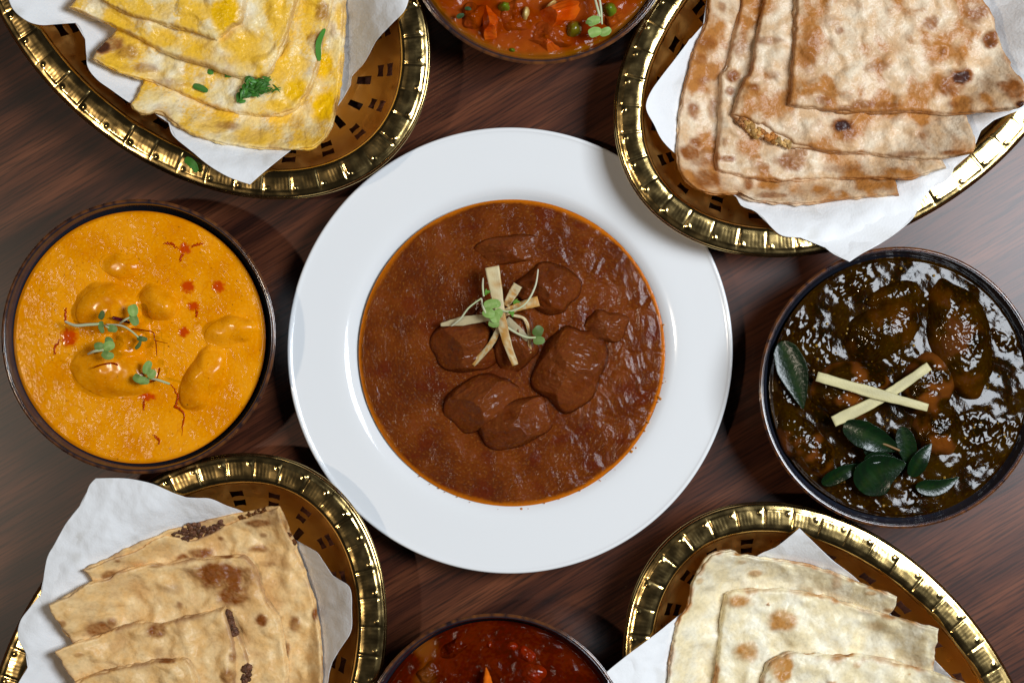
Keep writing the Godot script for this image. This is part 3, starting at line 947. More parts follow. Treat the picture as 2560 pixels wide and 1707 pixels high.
	bread("BL", "stuffed_paratha", "tan stuffed bread with a large dark brown scorch near its corner", "bread", g, [
		[290, 918, 400, 868, 480, 815, 550, 788, 650, 762, 700, 727, 800, 700, 900, 672, 980, 680, 1100, 652, 1200, 650, 1300, 640, 1432, 628],
		[1432, 628, 1470, 660, 1502, 705, 1552, 850, 1602, 950, 1642, 1010, 1672, 1150, 1692, 1300, 1682, 1390, 1670, 1520], [1670, 1520, 1100, 1540, 560, 1500], [560, 1500, 500, 1260, 430, 1136, 350, 1030, 290, 918]],
		0.0255, 1, "naan", [[1300, 750, 210, 85, 1.15], [1370, 850, 95, 95, 1.1], [1220, 730, 110, 50, 0.9], [1450, 740, 60, 50, 0.8], [590, 1060, 95, 55, 0.95], [660, 1020, 40, 40, 0.8], [1540, 1010, 45, 40, 1.0], [368, 1030, 22, 25, 0.8], [1020, 820, 60, 40, 0.35], [1060, 920, 30, 30, 0.7], [1330, 638, 60, 10, 1.2], [920, 690, 50, 15, 0.7]], 19.0)
	bread("BL", "stuffed_paratha", "tan stuffed bread with a brown spot at its top edge and dark filling at right", "bread", g, [
		[325, 1190, 450, 1142, 600, 1092, 700, 1052, 780, 1028, 880, 1016, 970, 1026, 1050, 1005, 1130, 985, 1220, 962, 1322, 935],
		[1322, 935, 1342, 1000, 1372, 1100, 1388, 1200, 1390, 1300, 1385, 1390, 1380, 1520], [1380, 1520, 1000, 1540, 560, 1520], [560, 1520, 450, 1372, 390, 1290, 325, 1190]],
		0.0325, 2, "naan", [[920, 1070, 65, 45, 1.0], [470, 1210, 30, 16, 0.7], [950, 1245, 50, 20, 0.9], [1345, 1340, 50, 55, 0.95], [1365, 1230, 20, 30, 0.7], [930, 1200, 40, 40, 0.4], [1150, 990, 60, 30, 0.4]], 29.0, Vector2.ZERO, [
		[325, 1190, 450, 1140, 600, 1090, 700, 1050, 780, 1025, 880, 1012, 970, 1022, 1050, 1000, 1130, 980, 1220, 958, 1325, 930],
		[1325, 930, 1372, 1010, 1412, 1100, 1448, 1200, 1470, 1290, 1478, 1390, 1480, 1520], [1480, 1520, 1000, 1540, 560, 1520], [560, 1520, 450, 1372, 390, 1290, 325, 1190]],
		[[1344, 1000, 13, 42, -18, Color(0.135, 0.058, 0.030)], [1368, 1070, 12, 30, -15, Color(0.135, 0.058, 0.030)], [1446, 1330, 18, 50, 8, Color(0.135, 0.058, 0.030)]])
	bread("BL", "stuffed_paratha", "topmost tan stuffed bread cut off by the bottom left edge", "bread", g, [
		[440, 1382, 550, 1332, 640, 1308, 700, 1290, 800, 1270, 900, 1252, 1000, 1242, 1092, 1234],
		[1092, 1234, 1115, 1262, 1142, 1322, 1162, 1390, 1180, 1520], [1180, 1520, 900, 1540, 540, 1520], [540, 1520, 500, 1450, 440, 1382]],
		0.0390, 3, "naan", [[640, 1300, 60, 12, 0.8], [980, 1250, 60, 15, 1.1]], 39.0)
	g = "folded pale breads in the bottom right basket"
	bread("BR", "white_naan", "pale bread furthest back, behind the ones with brown spots", "bread", g, [
		[375, 1180, 378, 1036, 392, 900, 412, 780, 440, 680, 490, 600, 508, 490, 550, 410, 590, 350, 650, 312, 728, 300],
		[728, 300, 800, 326, 880, 342, 950, 350, 1050, 362, 1150, 382, 1230, 405, 1300, 422, 1420, 476, 1550, 520, 1642, 560], [1642, 560, 1612, 640, 1500, 900, 1450, 1190], [1450, 1190, 900, 1200, 375, 1180]],
		0.019, 0, "white", [[860, 425, 40, 20, 0.8], [1310, 480, 35, 60, 0.5], [1400, 465, 40, 15, 0.9], [1500, 535, 30, 15, 0.8], [550, 470, 25, 20, 0.6], [790, 365, 30, 15, 0.5], [1600, 630, 30, 14, 0.9], [395, 800, 10, 80, 0.9], [1530, 510, 60, 10, 1.1], [770, 320, 40, 10, 1.2]], 9.0)
	bread("BR", "white_naan", "pale bread with three round golden-brown blisters", "bread", g, [
		[628, 1180, 636, 1036, 650, 900, 668, 750, 682, 630, 700, 540],
		[700, 540, 760, 520, 900, 515, 1050, 522, 1150, 536, 1230, 552, 1300, 572, 1450, 622, 1600, 660, 1750, 702, 1872, 736], [1872, 736, 1860, 820, 1840, 950, 1828, 1036, 1810, 1180], [1810, 1180, 1200, 1200, 628, 1180]],
		0.0260, 1, "white", [[775, 580, 90, 45, 1.0], [1008, 680, 80, 65, 1.0], [1020, 690, 40, 40, 0.8], [812, 855, 65, 70, 0.95], [790, 860, 30, 30, 0.9], [1180, 545, 60, 12, 1.0], [1750, 690, 60, 14, 0.9], [1300, 560, 60, 10, 0.7], [930, 600, 14, 10, 1.8], [1530, 720, 50, 30, 0.3]], 21.0)
	bread("BR", "white_naan", "topmost pale bread with a brown scorched corner at the bottom edge", "bread", g, [
		[880, 1180, 895, 1010, 945, 912],
		[945, 912, 1000, 885, 1055, 862, 1130, 872, 1200, 878, 1300, 884, 1400, 882, 1500, 890, 1600, 910, 1800, 960, 1950, 1010, 2060, 1050], [2060, 1050, 2070, 1120, 2060, 1180], [2060, 1180, 1500, 1200, 880, 1180]],
		0.0330, 2, "white", [[1000, 960, 75, 80, 1.1], [1040, 930, 40, 60, 1.0], [1425, 935, 25, 20, 0.6], [1280, 1030, 30, 14, 0.7], [1380, 880, 50, 12, 1.7], [1160, 868, 40, 12, 1.7], [1715, 985, 8, 6, 1.0]], 33.0)

func brown(x: float, z: float) -> Color:
	var c := mix(Color(0.105, 0.021, 0.005), Color(0.178, 0.040, 0.008), 0.5 + n1.get_noise_2d(x * 1500, z * 1500) + 0.5 * n3.get_noise_2d(x * 9000, z * 9000))
	c = mix(c, Color(0.30, 0.115, 0.018), ss(0.42, 0.62, n3.get_noise_2d(x * 11000 + 500, z * 11000)) * 0.55)  # golden spice specks, painted in place of sparkle on the oil
	return mix(c, Color(0.10, 0.010, 0.003), ss(0.25, 0.55, n2.get_noise_2d(x * 1000 + 50, z * 1400)) * 0.45)

func build_brown_curry() -> void:
	var L := 0.0165
	gravy("brown_curry", "brown meat curry filling the well of the white plate", Vector2(1280, 882), 384, L, M.gravy_brown,
		func(x, z): return 0.0008 * n1.get_noise_2d(x * 1300, z * 1300) + (0.00025 + 0.00055 * ss(0.0, 0.07, x)) * n2.get_noise_2d(x * 2400, z * 2400 + 90 * n1.get_noise_2d(x * 900, z * 900)) + 0.00011 * n3.get_noise_2d(x * 6500, z * 6500),
		func(x, z, f, a): return mix(brown(x, z), Color(0.58, 0.15, 0.004), ss(0.966 + 0.022 * n1.get_noise_2d(cos(a) * 90, sin(a) * 90) + 0.008 * n1.get_noise_1d(a * 1500), 0.992, f) * 0.9), 170, 560)
	var cf := func(x, z, f, a): return mix(mix(brown(x, z), Color(0.165, 0.044, 0.012), 0.7 * (1.0 - pow(f, 4)) * (0.7 + 0.6 * n2.get_noise_2d(x * 3500, z * 3500))), Color(0.05, 0.007, 0.002), ss(0.86, 1.0, f) * 0.8)  # crevice shade painted in: darker round the foot of each chunk
	var g := "meat chunks in the brown curry"
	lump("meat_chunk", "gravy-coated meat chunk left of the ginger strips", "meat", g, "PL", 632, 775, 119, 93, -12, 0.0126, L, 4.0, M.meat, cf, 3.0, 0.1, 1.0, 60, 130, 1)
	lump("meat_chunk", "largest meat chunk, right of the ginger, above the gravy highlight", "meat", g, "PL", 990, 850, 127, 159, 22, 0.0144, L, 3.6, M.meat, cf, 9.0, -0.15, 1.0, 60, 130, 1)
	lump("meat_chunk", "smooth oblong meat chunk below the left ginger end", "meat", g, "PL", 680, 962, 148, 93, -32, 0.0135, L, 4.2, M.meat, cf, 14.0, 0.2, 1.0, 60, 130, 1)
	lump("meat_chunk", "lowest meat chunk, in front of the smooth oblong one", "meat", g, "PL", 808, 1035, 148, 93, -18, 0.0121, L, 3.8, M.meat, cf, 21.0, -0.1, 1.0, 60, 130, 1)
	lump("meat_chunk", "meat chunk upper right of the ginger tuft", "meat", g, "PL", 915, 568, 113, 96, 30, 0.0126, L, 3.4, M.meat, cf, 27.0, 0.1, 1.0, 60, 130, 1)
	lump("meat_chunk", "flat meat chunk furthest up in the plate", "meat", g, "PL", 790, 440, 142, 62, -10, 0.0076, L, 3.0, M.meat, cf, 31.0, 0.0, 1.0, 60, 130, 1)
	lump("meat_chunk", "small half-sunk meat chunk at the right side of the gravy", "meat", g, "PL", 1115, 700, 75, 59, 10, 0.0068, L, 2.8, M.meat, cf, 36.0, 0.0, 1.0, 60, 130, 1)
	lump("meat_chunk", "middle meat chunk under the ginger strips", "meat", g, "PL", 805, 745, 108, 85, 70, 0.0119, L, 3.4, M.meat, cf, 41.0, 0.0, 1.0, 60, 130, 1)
	var rng := RandomNumberGenerator.new()
	rng.seed = 12
	var sb := Buf.new()
	var ce := at(Vector2(1280, 882), L)
	for i in 34:
		var a := rng.randf_range(0.0, 2.3) + 0.25 * sin(i * 1.9)
		var r := 0.0932 + 0.0022 * pow(rng.randf(), 1.6) + 0.0004 * sin(a * 9)
		var rr := 0.0003 + 0.0009 * pow(rng.randf(), 2.5)
		var p := ce + Vector3(cos(a) * r, -0.0012, sin(a) * r)
		var base := sb.v.size()
		for j in 4:
			for k in 9:
				var t := PI * j / 3.0
				sb.add(p + Vector3(sin(t) * cos(TAU * k / 8.0) * rr, cos(t) * 0.0018, sin(t) * sin(TAU * k / 8.0) * rr), Color(0.50, 0.17, 0.008))
		sb.quads(base, 8, 3, true)
	tag(commit(sb, "sauce_specks", M.oil), "orange oily sauce specks on the plate along the gravy's lower right edge", "sauce", "", "stuff")
	var gg := "ginger strips on the brown curry"
	var pale := Color(0.68, 0.55, 0.30)
	var stain := Color(0.50, 0.24, 0.045)
	var H := 0.0270
	stick("ginger_strip", "longest pale ginger strip, wide at top and gravy-stained below", "ginger", gg, "PC", [588, 88, 632, 340, 668, 540, 715, 720, 778, 888], [H + 0.006, H + 0.004, H], [122, 98, 82, 70, 52], 0.0022, M.ginger, pale, stain)
	stick("ginger_strip", "short ginger strip upright beside the longest strip's right", "ginger", gg, "PC", [800, 236, 750, 320, 700, 405], [H + 0.002, H + 0.001], [82, 74, 50], 0.002, M.ginger, pale * 0.85, stain)
	stick("ginger_strip", "ginger strip with orange-stained end pointing right", "ginger", gg, "PC", [968, 368, 800, 415, 690, 465], [H, H], [88, 70, 60], 0.002, M.ginger, stain * 1.2, pale)
	stick("ginger_strip", "tapered ginger strip pointing left over the chunk", "ginger", gg, "PC", [168, 562, 350, 530, 570, 500], [H - 0.0015, H - 0.0005], [26, 78, 60], 0.0016, M.ginger, pale * 0.75, pale * 0.75)
	stick("ginger_strip", "narrow curved ginger strip pointing lower left into gravy", "ginger", gg, "PC", [645, 590, 570, 730, 430, 885], [H, H - 0.001, H - 0.004], [50, 48, 46], 0.002, M.ginger, pale * 0.8, stain)
	stick("ginger_strip", "thin translucent ginger shaving pointing lower right", "ginger", gg, "PC", [705, 515, 790, 598, 882, 682], [H + 0.0005, H - 0.0005], [60, 72, 40], 0.0012, M.ginger, pale * 0.6, pale * 0.6)
	stick("ginger_strip", "slender hooked ginger thread bending down at the right", "ginger", gg, "PC", [760, 485, 850, 512, 890, 620, 895, 790], [H + 0.002, H + 0.001, H - 0.003], [22, 26, 30, 32], 0.0012, M.ginger, pale, stain * 0.9, 0.9)

func orange(x: float, z: float) -> Color:
	var c := mix(Color(0.74, 0.235, 0.002), Color(0.87, 0.325, 0.005), 0.5 + n1.get_noise_2d(x * 1300 + 9, z * 1300) + 0.4 * n3.get_noise_2d(x * 9000, z * 9000))
	c = mix(c, Color(0.90, 0.50, 0.06), ss(0.40, 0.62, n3.get_noise_2d(x * 11000 + 500, z * 11000)) * 0.35)  # lighter flecks paint the glints of the grainy sauce into its colour
	c = mix(c, Color(0.60, 0.13, 0.002), (1.0 - ss(0.0, 0.035, absf(n1.get_noise_2d(x * 1500 + 800, z * 1500)))) * 0.35)
	return mix(c, Color(0.30, 0.09, 0.004), ss(0.62, 0.8, n3.get_noise_2d(x * 7000, z * 7000 + 400)))

var swells := []
func orange_h(x: float, z: float) -> float:
	var y := 0.0006 * n1.get_noise_2d(x * 900, z * 900) + 0.00030 * n2.get_noise_2d(x * 2600, z * 2600)
	var wx := x + 0.0055 * n1.get_noise_2d(x * 1100 + 300, z * 1100)
	var wz := z + 0.0055 * n1.get_noise_2d(x * 1100, z * 1100 + 300)
	var calm := 1.0
	for q in swells:
		var dx: float = wx - q[0]
		var dz: float = wz - q[1]
		var lx: float = (dx * q[5] + dz * q[6]) / q[2]
		var lz: float = (dz * q[5] - dx * q[6]) / q[3]
		var r := lx * lx + lz * lz
		if r < 1.0:
			y += q[4] * pow(1.0 - r * sqrt(r), 1.25) * (1.0 + 0.35 * lx)
			calm = minf(calm, ss(0.5, 1.0, r))
	# fine grain of the sauce, washed smooth over the pieces
	return y + calm * (0.00009 * n3.get_noise_2d(x * 6500, z * 6500) + 0.00007 * cell.get_noise_2d(x * 3200, z * 3200))

# a piece of chicken under the sauce: its own share of the sauce's relief
func swell_piece(label: String, cx: float, cy: float, ra: float, rb: float, rot: float, L: float) -> void:
	var w := pt("LB", cx, cy, L + 0.003)
	var b := Buf.new()
	var na := 140
	var nr := 60
	for j in nr + 1:
		var f := float(j) / nr
		for i in na + 1:
			var a := TAU * i / na
			var p := Vector2(cos(a) * msize("LB", ra) * f, sin(a) * msize("LB", rb) * f).rotated(deg_to_rad(rot)) + Vector2(w.x, w.z)
			b.add(Vector3(p.x, L + orange_h(p.x, p.y) + 0.00025 - 0.0028 * ss(0.78, 1.0, f), p.y), orange(p.x, p.y))
	b.quads(0, na, nr, true)
	var base := b.v.size()
	for i in na + 1: b.add(b.v[nr * (na + 1) + i], Color(0.6, 0.2, 0.003))
	for i in na + 1: b.add(Vector3(w.x, L - 0.002, w.z), Color(0.6, 0.2, 0.003))
	b.quads(base, na, 1, true)
	tag(commit(b, "chicken_piece", M.chicken), label, "chicken", "sauce-coated chicken pieces in the orange curry")

func build_orange_curry() -> void:
	var L := 0.0475
	var dips := []
	for d in [[330, 950, 60, 0.0012], [1010, 1160, 60, 0.0012]]:
		var w := pt("LB", d[0], d[1], L)
		dips.append([w.x, w.z, msize("LB", d[2]), d[3]])
	var pieces := [["rounded sauce-coated piece above the long sprout stem", 575, 635, 190, 140, -20, 0.0065], ["square knob of coated chicken with a bright highlight on its right", 855, 610, 118, 108, 20, 0.0070],
		["small coated chicken piece near the right rim of the orange curry", 1240, 765, 150, 90, -15, 0.0042], ["coated chicken ridge lower right in the orange curry", 1095, 1020, 190, 105, -58, 0.0058],
		["largest coated chicken piece with a saffron thread across it", 620, 975, 260, 165, 8, 0.0062], ["domed chicken piece between the round-leaved sprouts", 690, 800, 135, 85, -35, 0.0050], ["barely raised chicken piece furthest up in the orange curry", 640, 400, 120, 70, 15, 0.0026]]
	for p in pieces:
		var w := pt("LB", p[1], p[2], L + 0.003)
		swells.append([w.x, w.z, msize("LB", p[3]), msize("LB", p[4]), p[6], cos(deg_to_rad(p[5])), sin(deg_to_rad(p[5]))])
	gravy("orange_curry", "smooth orange curry in the left bowl", Vector2(347, 843), 316, L, M.gravy_orange,
		func(x, z):
			var y := orange_h(x, z)
			for d in dips: y -= d[3] * exp(-((x - d[0]) * (x - d[0]) + (z - d[1]) * (z - d[1])) / (d[2] * d[2]))
			return y,
		func(x, z, f, a): return mix(orange(x, z), Color(0.5, 0.13, 0.004), ss(0.985, 1.0, f)), 190, 640)
	for p in pieces: swell_piece(p[0], p[1], p[2], p[3] * 1.12, p[4] * 1.12, p[5], L)
	# drops of red chilli oil and the thin cracks they run into
	var red := Color(0.56, 0.055, 0.003)
	var og := "red oil drops on the orange curry"
	var drops := [["topmost red oil drop, with two thin cracks", 1005, 308, 40, 36], ["largest red oil drop, second from the top", 1020, 515, 46, 44], ["red oil drop nearest the right rim", 1188, 515, 42, 40], ["smeared red oil drop just under the largest one", 1050, 622, 40, 28], ["lowest of the column of red oil drops", 1000, 762, 35, 34], ["red oil pool under the left end of the sprout stem", 375, 790, 55, 60], ["red oil pool at the bottom edge of the largest chicken piece", 800, 1112, 62, 26]]
	for i in drops.size():
		var d = drops[i]
		var w := pt("LB", d[1], d[2], L)
		var b := Buf.new()
		for j in 11:
			for k in 49:
				var f := j / 10.0
				var a := TAU * k / 48
				var e := 1.0 + 0.22 * n1.get_noise_2d(cos(a) * 90 + i * 60, sin(a) * 90)
				var x := w.x + cos(a) * f * e * msize("LB", d[3])
				var z := w.z + sin(a) * f * e * msize("LB", d[4])
				b.add(Vector3(x, L + orange_h(x, z) - 0.00005 + 0.00032 * sqrt(maxf(0, 1.0 - f * f)), z), mix(red, orange(x, z), ss(0.45, 1.0, f + 0.3 * n2.get_noise_2d(x * 9000, z * 9000)) * 0.8))
		b.quads(0, 48, 10, true)
		tag(commit(b, "oil_drop", M.oil), d[0], "oil drop", og)
	var cg := "thin red oil cracks in the orange curry"
	var cracks := [["fine red crack left of the topmost oil drop", [890, 278, 930, 282, 962, 302]], ["fine red crack right of the topmost oil drop", [1040, 302, 1065, 285, 1102, 282]], ["short red crack below the topmost oil drop", [995, 335, 985, 352, 980, 378]],
		["red crack trailing below the smeared oil drop", [1062, 635, 1070, 660, 1066, 682]], ["long red crack from the lower sprout's stem end down to the rim", [915, 1040, 950, 1075, 965, 1130, 955, 1170, 1000, 1200, 990, 1260, 995, 1325]], ["red crack above the left oil pool", [362, 630, 352, 670, 358, 720]], ["red crack below the left oil pool", [325, 805, 300, 840, 292, 885]], ["red crack under the chicken piece's oil pool", [785, 1130, 778, 1160, 780, 1185]], ["faint red crack at the bottom of the orange curry", [835, 1320, 858, 1345, 866, 1370]]]
	for c in cracks:
		var line := []
		var src := path("LB", c[1], [L, L], 40)
		for i in src.size():
			var p: Vector3 = src[i] + Vector3(n2.get_noise_2d(i * 9.0, c[1][0]), 0, n2.get_noise_2d(c[1][0], i * 9.0)) * 0.0012
			p.y = L + orange_h(p.x, p.z) + 0.00008
			line.append(p)
		var b := Buf.new()
		sweep(b, line, func(u): return 0.0012 * (0.25 + sin(PI * u)) * (0.8 + 0.5 * n1.get_noise_1d(u * 600)), func(u): return 0.0005, 8, 1.0, func(u, k): return red * 0.75)
		tag(commit(b, "oil_crack", M.gravy_orange), c[0], "oil streak", cg)

func dark(x: float, z: float) -> Color:
	var c := mix(Color(0.011, 0.0045, 0.0016), Color(0.029, 0.0125, 0.0032), 0.5 + n1.get_noise_2d(x * 1800 + 70, z * 1800) + 0.5 * n3.get_noise_2d(x * 8000, z * 8000))
	return mix(c, Color(0.08, 0.036, 0.004), ss(0.5, 0.7, n3.get_noise_2d(x * 7000 + 90, z * 7000)) * 0.8)

func build_dark_curry() -> void:
	var L := 0.0462
	gravy("dark_green_curry", "glossy dark green-brown curry in the right bowl", Vector2(2250, 968), 326, L, M.gravy_dark,
		func(x, z): return 0.0009 * n1.get_noise_2d(x * 1500 + 40, z * 1500) + (0.00005 + 0.0006 * ss(0.05, 0.35, n1.get_noise_2d(x * 1100, z * 1100 + 60))) * n2.get_noise_2d(x * 4600, z * 4600),
		func(x, z, f, a): return dark(x, z), 150, 480)
	var tint := func(amount): return func(x, z, f, a): return mix(dark(x, z), Color(0.20, 0.055, 0.008), amount * ss(-0.1, 0.35, n1.get_noise_2d(x * 1700 + 10, z * 1700 + 300)) * (1.0 - f * 0.6))
	var g := "chunks in the dark green curry"
	lump("fish_chunk", "rust-tinted chunk under the left end of the crossed ginger", "meat", g, "RB", 535, 800, 215, 150, -10, 0.0075, L, 2.8, M.gravy_dark, tint.call(1.0), 4.0, 0.1, 1.35, 70, 160, 0)
	lump("fish_chunk", "rust-tinted chunk under the right end of the crossed ginger", "meat", g, "RB", 945, 770, 150, 175, 25, 0.0075, L, 2.8, M.gravy_dark, tint.call(1.0), 12.0, -0.1, 1.35, 70, 160, 0)
	lump("fish_chunk", "longest dark chunk along the right of the dark curry", "meat", g, "RB", 1110, 520, 165, 330, -18, 0.0075, L, 3.0, M.gravy_dark, tint.call(0.4), 19.0, 0.0, 1.35, 70, 160, 0)
	lump("fish_chunk", "dark chunk above the crossed ginger holding a foam patch", "meat", g, "RB", 680, 480, 235, 150, -25, 0.0068, L, 2.6, M.gravy_dark, tint.call(0.3), 26.0, 0.0, 1.35, 70, 160, 0)
	lump("fish_chunk", "orange-brown chunk at the lower left rim of the dark curry", "meat", g, "RB", 290, 1070, 220, 115, 48, 0.0060, L, 2.6, M.gravy_dark, tint.call(1.0), 33.0, 0.0, 1.35, 70, 160, 0)
	lump("fish_chunk", "chunk at the lower right of the ginger, beside curry leaves", "meat", g, "RB", 990, 1010, 130, 160, 15, 0.0060, L, 2.6, M.gravy_dark, tint.call(0.9), 39.0, 0.0, 1.35, 70, 160, 0)
	lump("fish_chunk", "low dark chunk near the top rim of the dark curry", "meat", g, "RB", 760, 290, 170, 75, -8, 0.0045, L, 2.4, M.gravy_dark, tint.call(0.2), 46.0, 0.0, 1.35, 70, 160, 0)
	var gp := Color(0.60, 0.53, 0.27)
	var gg := "crossed ginger sticks on the dark curry"
	stick("ginger_stick", "under ginger stick of the crossed pair, rising to the right", "ginger", gg, "RB", [432, 962, 700, 830, 940, 668], [L + 0.0100, L + 0.0100], [62, 56, 48], 0.0022, M.ginger, gp, gp, 0.35)
	stick("ginger_stick", "top ginger stick of the crossed pair, sloping down to the right", "ginger", gg, "RB", [345, 722, 640, 808, 932, 888], [L + 0.0112, L + 0.0124, L + 0.0112], [52, 58, 40], 0.0022, M.ginger, gp, gp * 0.9, 0.35)
	var green := Color(0.005, 0.017, 0.005)
	var rib := Color(0.03, 0.055, 0.015)
	var lg := "dark curry leaves in the right bowl"
	for s in [["long curry leaf against the left rim of the bowl", 215, 715, 380, 150, 72, 0.004, 0.004], ["curry leaf just below the ginger's lower left end", 640, 1045, 340, 135, 24, 0.010, 0.007],
		["broadest glossy curry leaf at the bottom of the sprig", 695, 1255, 290, 205, -30, 0.007, 0.010], ["upright narrow curry leaf in the middle of the sprig", 820, 1110, 250, 95, 78, 0.010, 0.006],
		["curry leaf leaning right on the sprig", 900, 1165, 210, 90, -58, 0.008, 0.010], ["half-sunk curry leaf at the lower right of the sprig", 985, 1280, 240, 85, -12, 0.005, 0.003],
		["half-sunk curry leaf at the lower left of the sprig", 490, 1240, 260, 80, -24, 0.004, 0.006], ["small curry leaf pointing up beside the broadest leaf", 620, 1130, 170, 62, 74, 0.010, 0.006], ["smallest curry leaf lying flat over the broadest leaf", 680, 1160, 170, 60, -4, 0.011, 0.009]]:
		var o := thing("curry_leaf", s[0], "leaf", Vector3.ZERO, lg)
		leaf(o, "leaf_blade", "RB", s[1], s[2], s[3], s[4], s[5], L + s[6], s[7] - s[6], green, rib, M.curry_leaf, 0.8, 0.10, 0.15)
	var o2 := thing("curry_leaf_stalk", "thin brown stalk end of the curry leaf sprig", "stalk")
	strand(o2, "stalk", "RB", [620, 1060, 700, 1080, 785, 1115], [L + 0.011, L + 0.011], [10, 14, 12], M.sprout, Color(0.16, 0.10, 0.03), Color(0.2, 0.1, 0.03))
	var rng := RandomNumberGenerator.new()
	rng.seed = 5
	var b := Buf.new()
	for i in 90:
		var a := rng.randf() * TAU
		var r := sqrt(rng.randf()) * 650
		var w := pt("RB", 787 + cos(a) * r, 790 + sin(a) * r, L + 0.0006)
		var rr := rng.randf_range(0.0005, 0.0010)
		var c := mix(Color(0.30, 0.17, 0.02), Color(0.12, 0.05, 0.01), rng.randf())
		var base := b.v.size()
		for j in 5:
			for k in 9:
				var t := PI * 0.5 * j / 4.0
				b.add(w + Vector3(sin(t) * cos(TAU * k / 8.0), cos(t), sin(t) * sin(TAU * k / 8.0)) * rr, c)
		b.quads(base, 8, 4, true)
	tag(commit(b, "spice_seeds", M.veg), "scattered yellow-brown spice seeds in the dark curry", "seeds", "", "stuff")

func build_vegetable_curry() -> void:
	var L := 0.0475
	var vc := func(x, z, f, a):
		var c := mix(Color(0.19, 0.022, 0.003), Color(0.30, 0.056, 0.005), 0.5 + n1.get_noise_2d(x * 1500, z * 1500 + 90))
		return mix(c, Color(0.20, 0.075, 0.004), ss(0.93, 1.0, f) * 0.8)
	gravy("vegetable_curry", "orange-red vegetable curry in the bowl at the top edge", Vector2(1346, -180), 326, L, M.gravy_veg,
		func(x, z): return 0.0016 * n1.get_noise_2d(x * 1700, z * 1700 + 10) + 0.0007 * n2.get_noise_2d(x * 3600, z * 3600) + 0.00006 * n3.get_noise_2d(x * 6500, z * 6500), vc, 120, 400)
	var carrot := func(x, z, f, a): return mix(Color(0.50, 0.050, 0.003), Color(0.62, 0.105, 0.006), 0.5 + n2.get_noise_2d(x * 3000, z * 3000))
	var cg := "carrot pieces in the vegetable curry"
	lump("carrot_piece", "upright orange carrot wedge at the left of the vegetable curry", "carrot", cg, "TB", 705, 235, 84, 205, 3, 0.0110, L, 3.4, M.veg, carrot, 2.0, 0.2, 0.6, 50, 110, 1)
	lump("carrot_piece", "thick carrot piece slanting up to the top edge", "carrot", cg, "TB", 1345, 120, 274, 118, -22, 0.0120, L, 3.4, M.veg, carrot, 8.0, 0.0, 0.6, 50, 110, 1)
	lump("carrot_piece", "sauce-smeared carrot nearest the bowl's lower rim", "carrot", cg, "TB", 1255, 400, 150, 72, 42, 0.0050, L, 2.4, M.veg, func(x, z, f, a): return mix(carrot.call(x, z, f, a), vc.call(x, z, 0.0, a), 0.45), 15.0, 0.0, 0.8, 44, 110, 1)
	var vg := "sauce-covered vegetable lumps in the vegetable curry"
	lump("vegetable_lump", "sauce-covered lump left of the upright carrot", "vegetable", vg, "TB", 545, 150, 118, 150, 15, 0.0060, L, 2.4, M.gravy_veg, vc, 22.0, 0.1, 2.2, 50, 110, 1)
	lump("vegetable_lump", "broad sauce-covered lump below the thick carrot", "vegetable", vg, "TB", 1290, 320, 317, 129, 12, 0.0060, L, 2.6, M.gravy_veg, vc, 28.0, 0.1, 2.2, 50, 110, 1)
	lump("vegetable_lump", "sauce-covered lump between the two bright carrots", "vegetable", vg, "TB", 950, 130, 170, 177, -10, 0.0050, L, 2.4, M.gravy_veg, vc, 34.0, 0.1, 2.2, 50, 110, 1)
	lump("vegetable_lump", "sauce-covered lump right of the sprout", "vegetable", vg, "TB", 1890, 150, 112, 90, -30, 0.0045, L, 2.4, M.gravy_veg, vc, 38.0, 0.1, 2.2, 50, 110, 1)
	var pea := func(x, z, f, a): return mix(Color(0.085, 0.13, 0.008), Color(0.13, 0.19, 0.012), 0.5 + n1.get_noise_2d(x * 4000, z * 4000))
	lump("green_pea", "whole green pea right of the sprout stems", "pea", "green peas in the vegetable curry", "TB", 1840, 75, 78, 78, 0, 0.0085, L, 2.0, M.veg, pea, 41.0, 0.0, 0.2, 20, 40)
	lump("green_pea", "dark green pea between the carrots at the top edge", "pea", "green peas in the vegetable curry", "TB", 845, 50, 66, 55, 25, 0.0080, L, 2.0, M.veg, pea, 43.0, 0.0, 0.2, 20, 40)
	lump("green_pepper_piece", "sauce-smeared green pepper piece left of the sprout leaves", "pepper", "", "TB", 1500, 265, 95, 70, -35, 0.0070, L, 2.4, M.veg, func(x, z, f, a): return mix(pea.call(x, z, f, a), vc.call(x, z, 0.0, a), 0.35), 47.0, 0.0, 0.6, 20, 40)
	lump("green_pepper_piece", "tiny pale green piece floating near the bowl's lower rim", "pepper", "", "TB", 910, 470, 34, 22, 10, 0.0020, L, 2.0, M.veg, pea, 49.0, 0.0, 0.3, 14, 30)
	var cream := func(x, z, f, a): return mix(Color(0.70, 0.55, 0.22), Color(0.60, 0.36, 0.08), f)
	lump("cauliflower_piece", "cream cauliflower bit between the carrots", "cauliflower", "", "TB", 1040, 120, 42, 75, 12, 0.0085, L, 2.2, M.veg, cream, 52.0, 0.0, 2.0, 24, 50)
	lump("cauliflower_piece", "pale cauliflower sliver on the thick carrot's upper edge", "cauliflower", "", "TB", 1285, 30, 62, 24, -35, 0.0110, L, 2.2, M.veg, cream, 57.0, 0.0, 1.5, 24, 50)
	for s in [["dark green herb flake below the left lump's top", 420, 150, 80, 46, -25], ["smaller dark green herb flake nearer the top edge", 492, 86, 62, 36, 10]]:
		var o := thing("herb_flake", s[0], "herb")
		leaf(o, "flake", "TB", s[1], s[2], s[3], s[4], s[5], L + 0.0062, 0.0, Color(0.02, 0.05, 0.008), Color(0.04, 0.08, 0.02), M.sprout, 0.6)

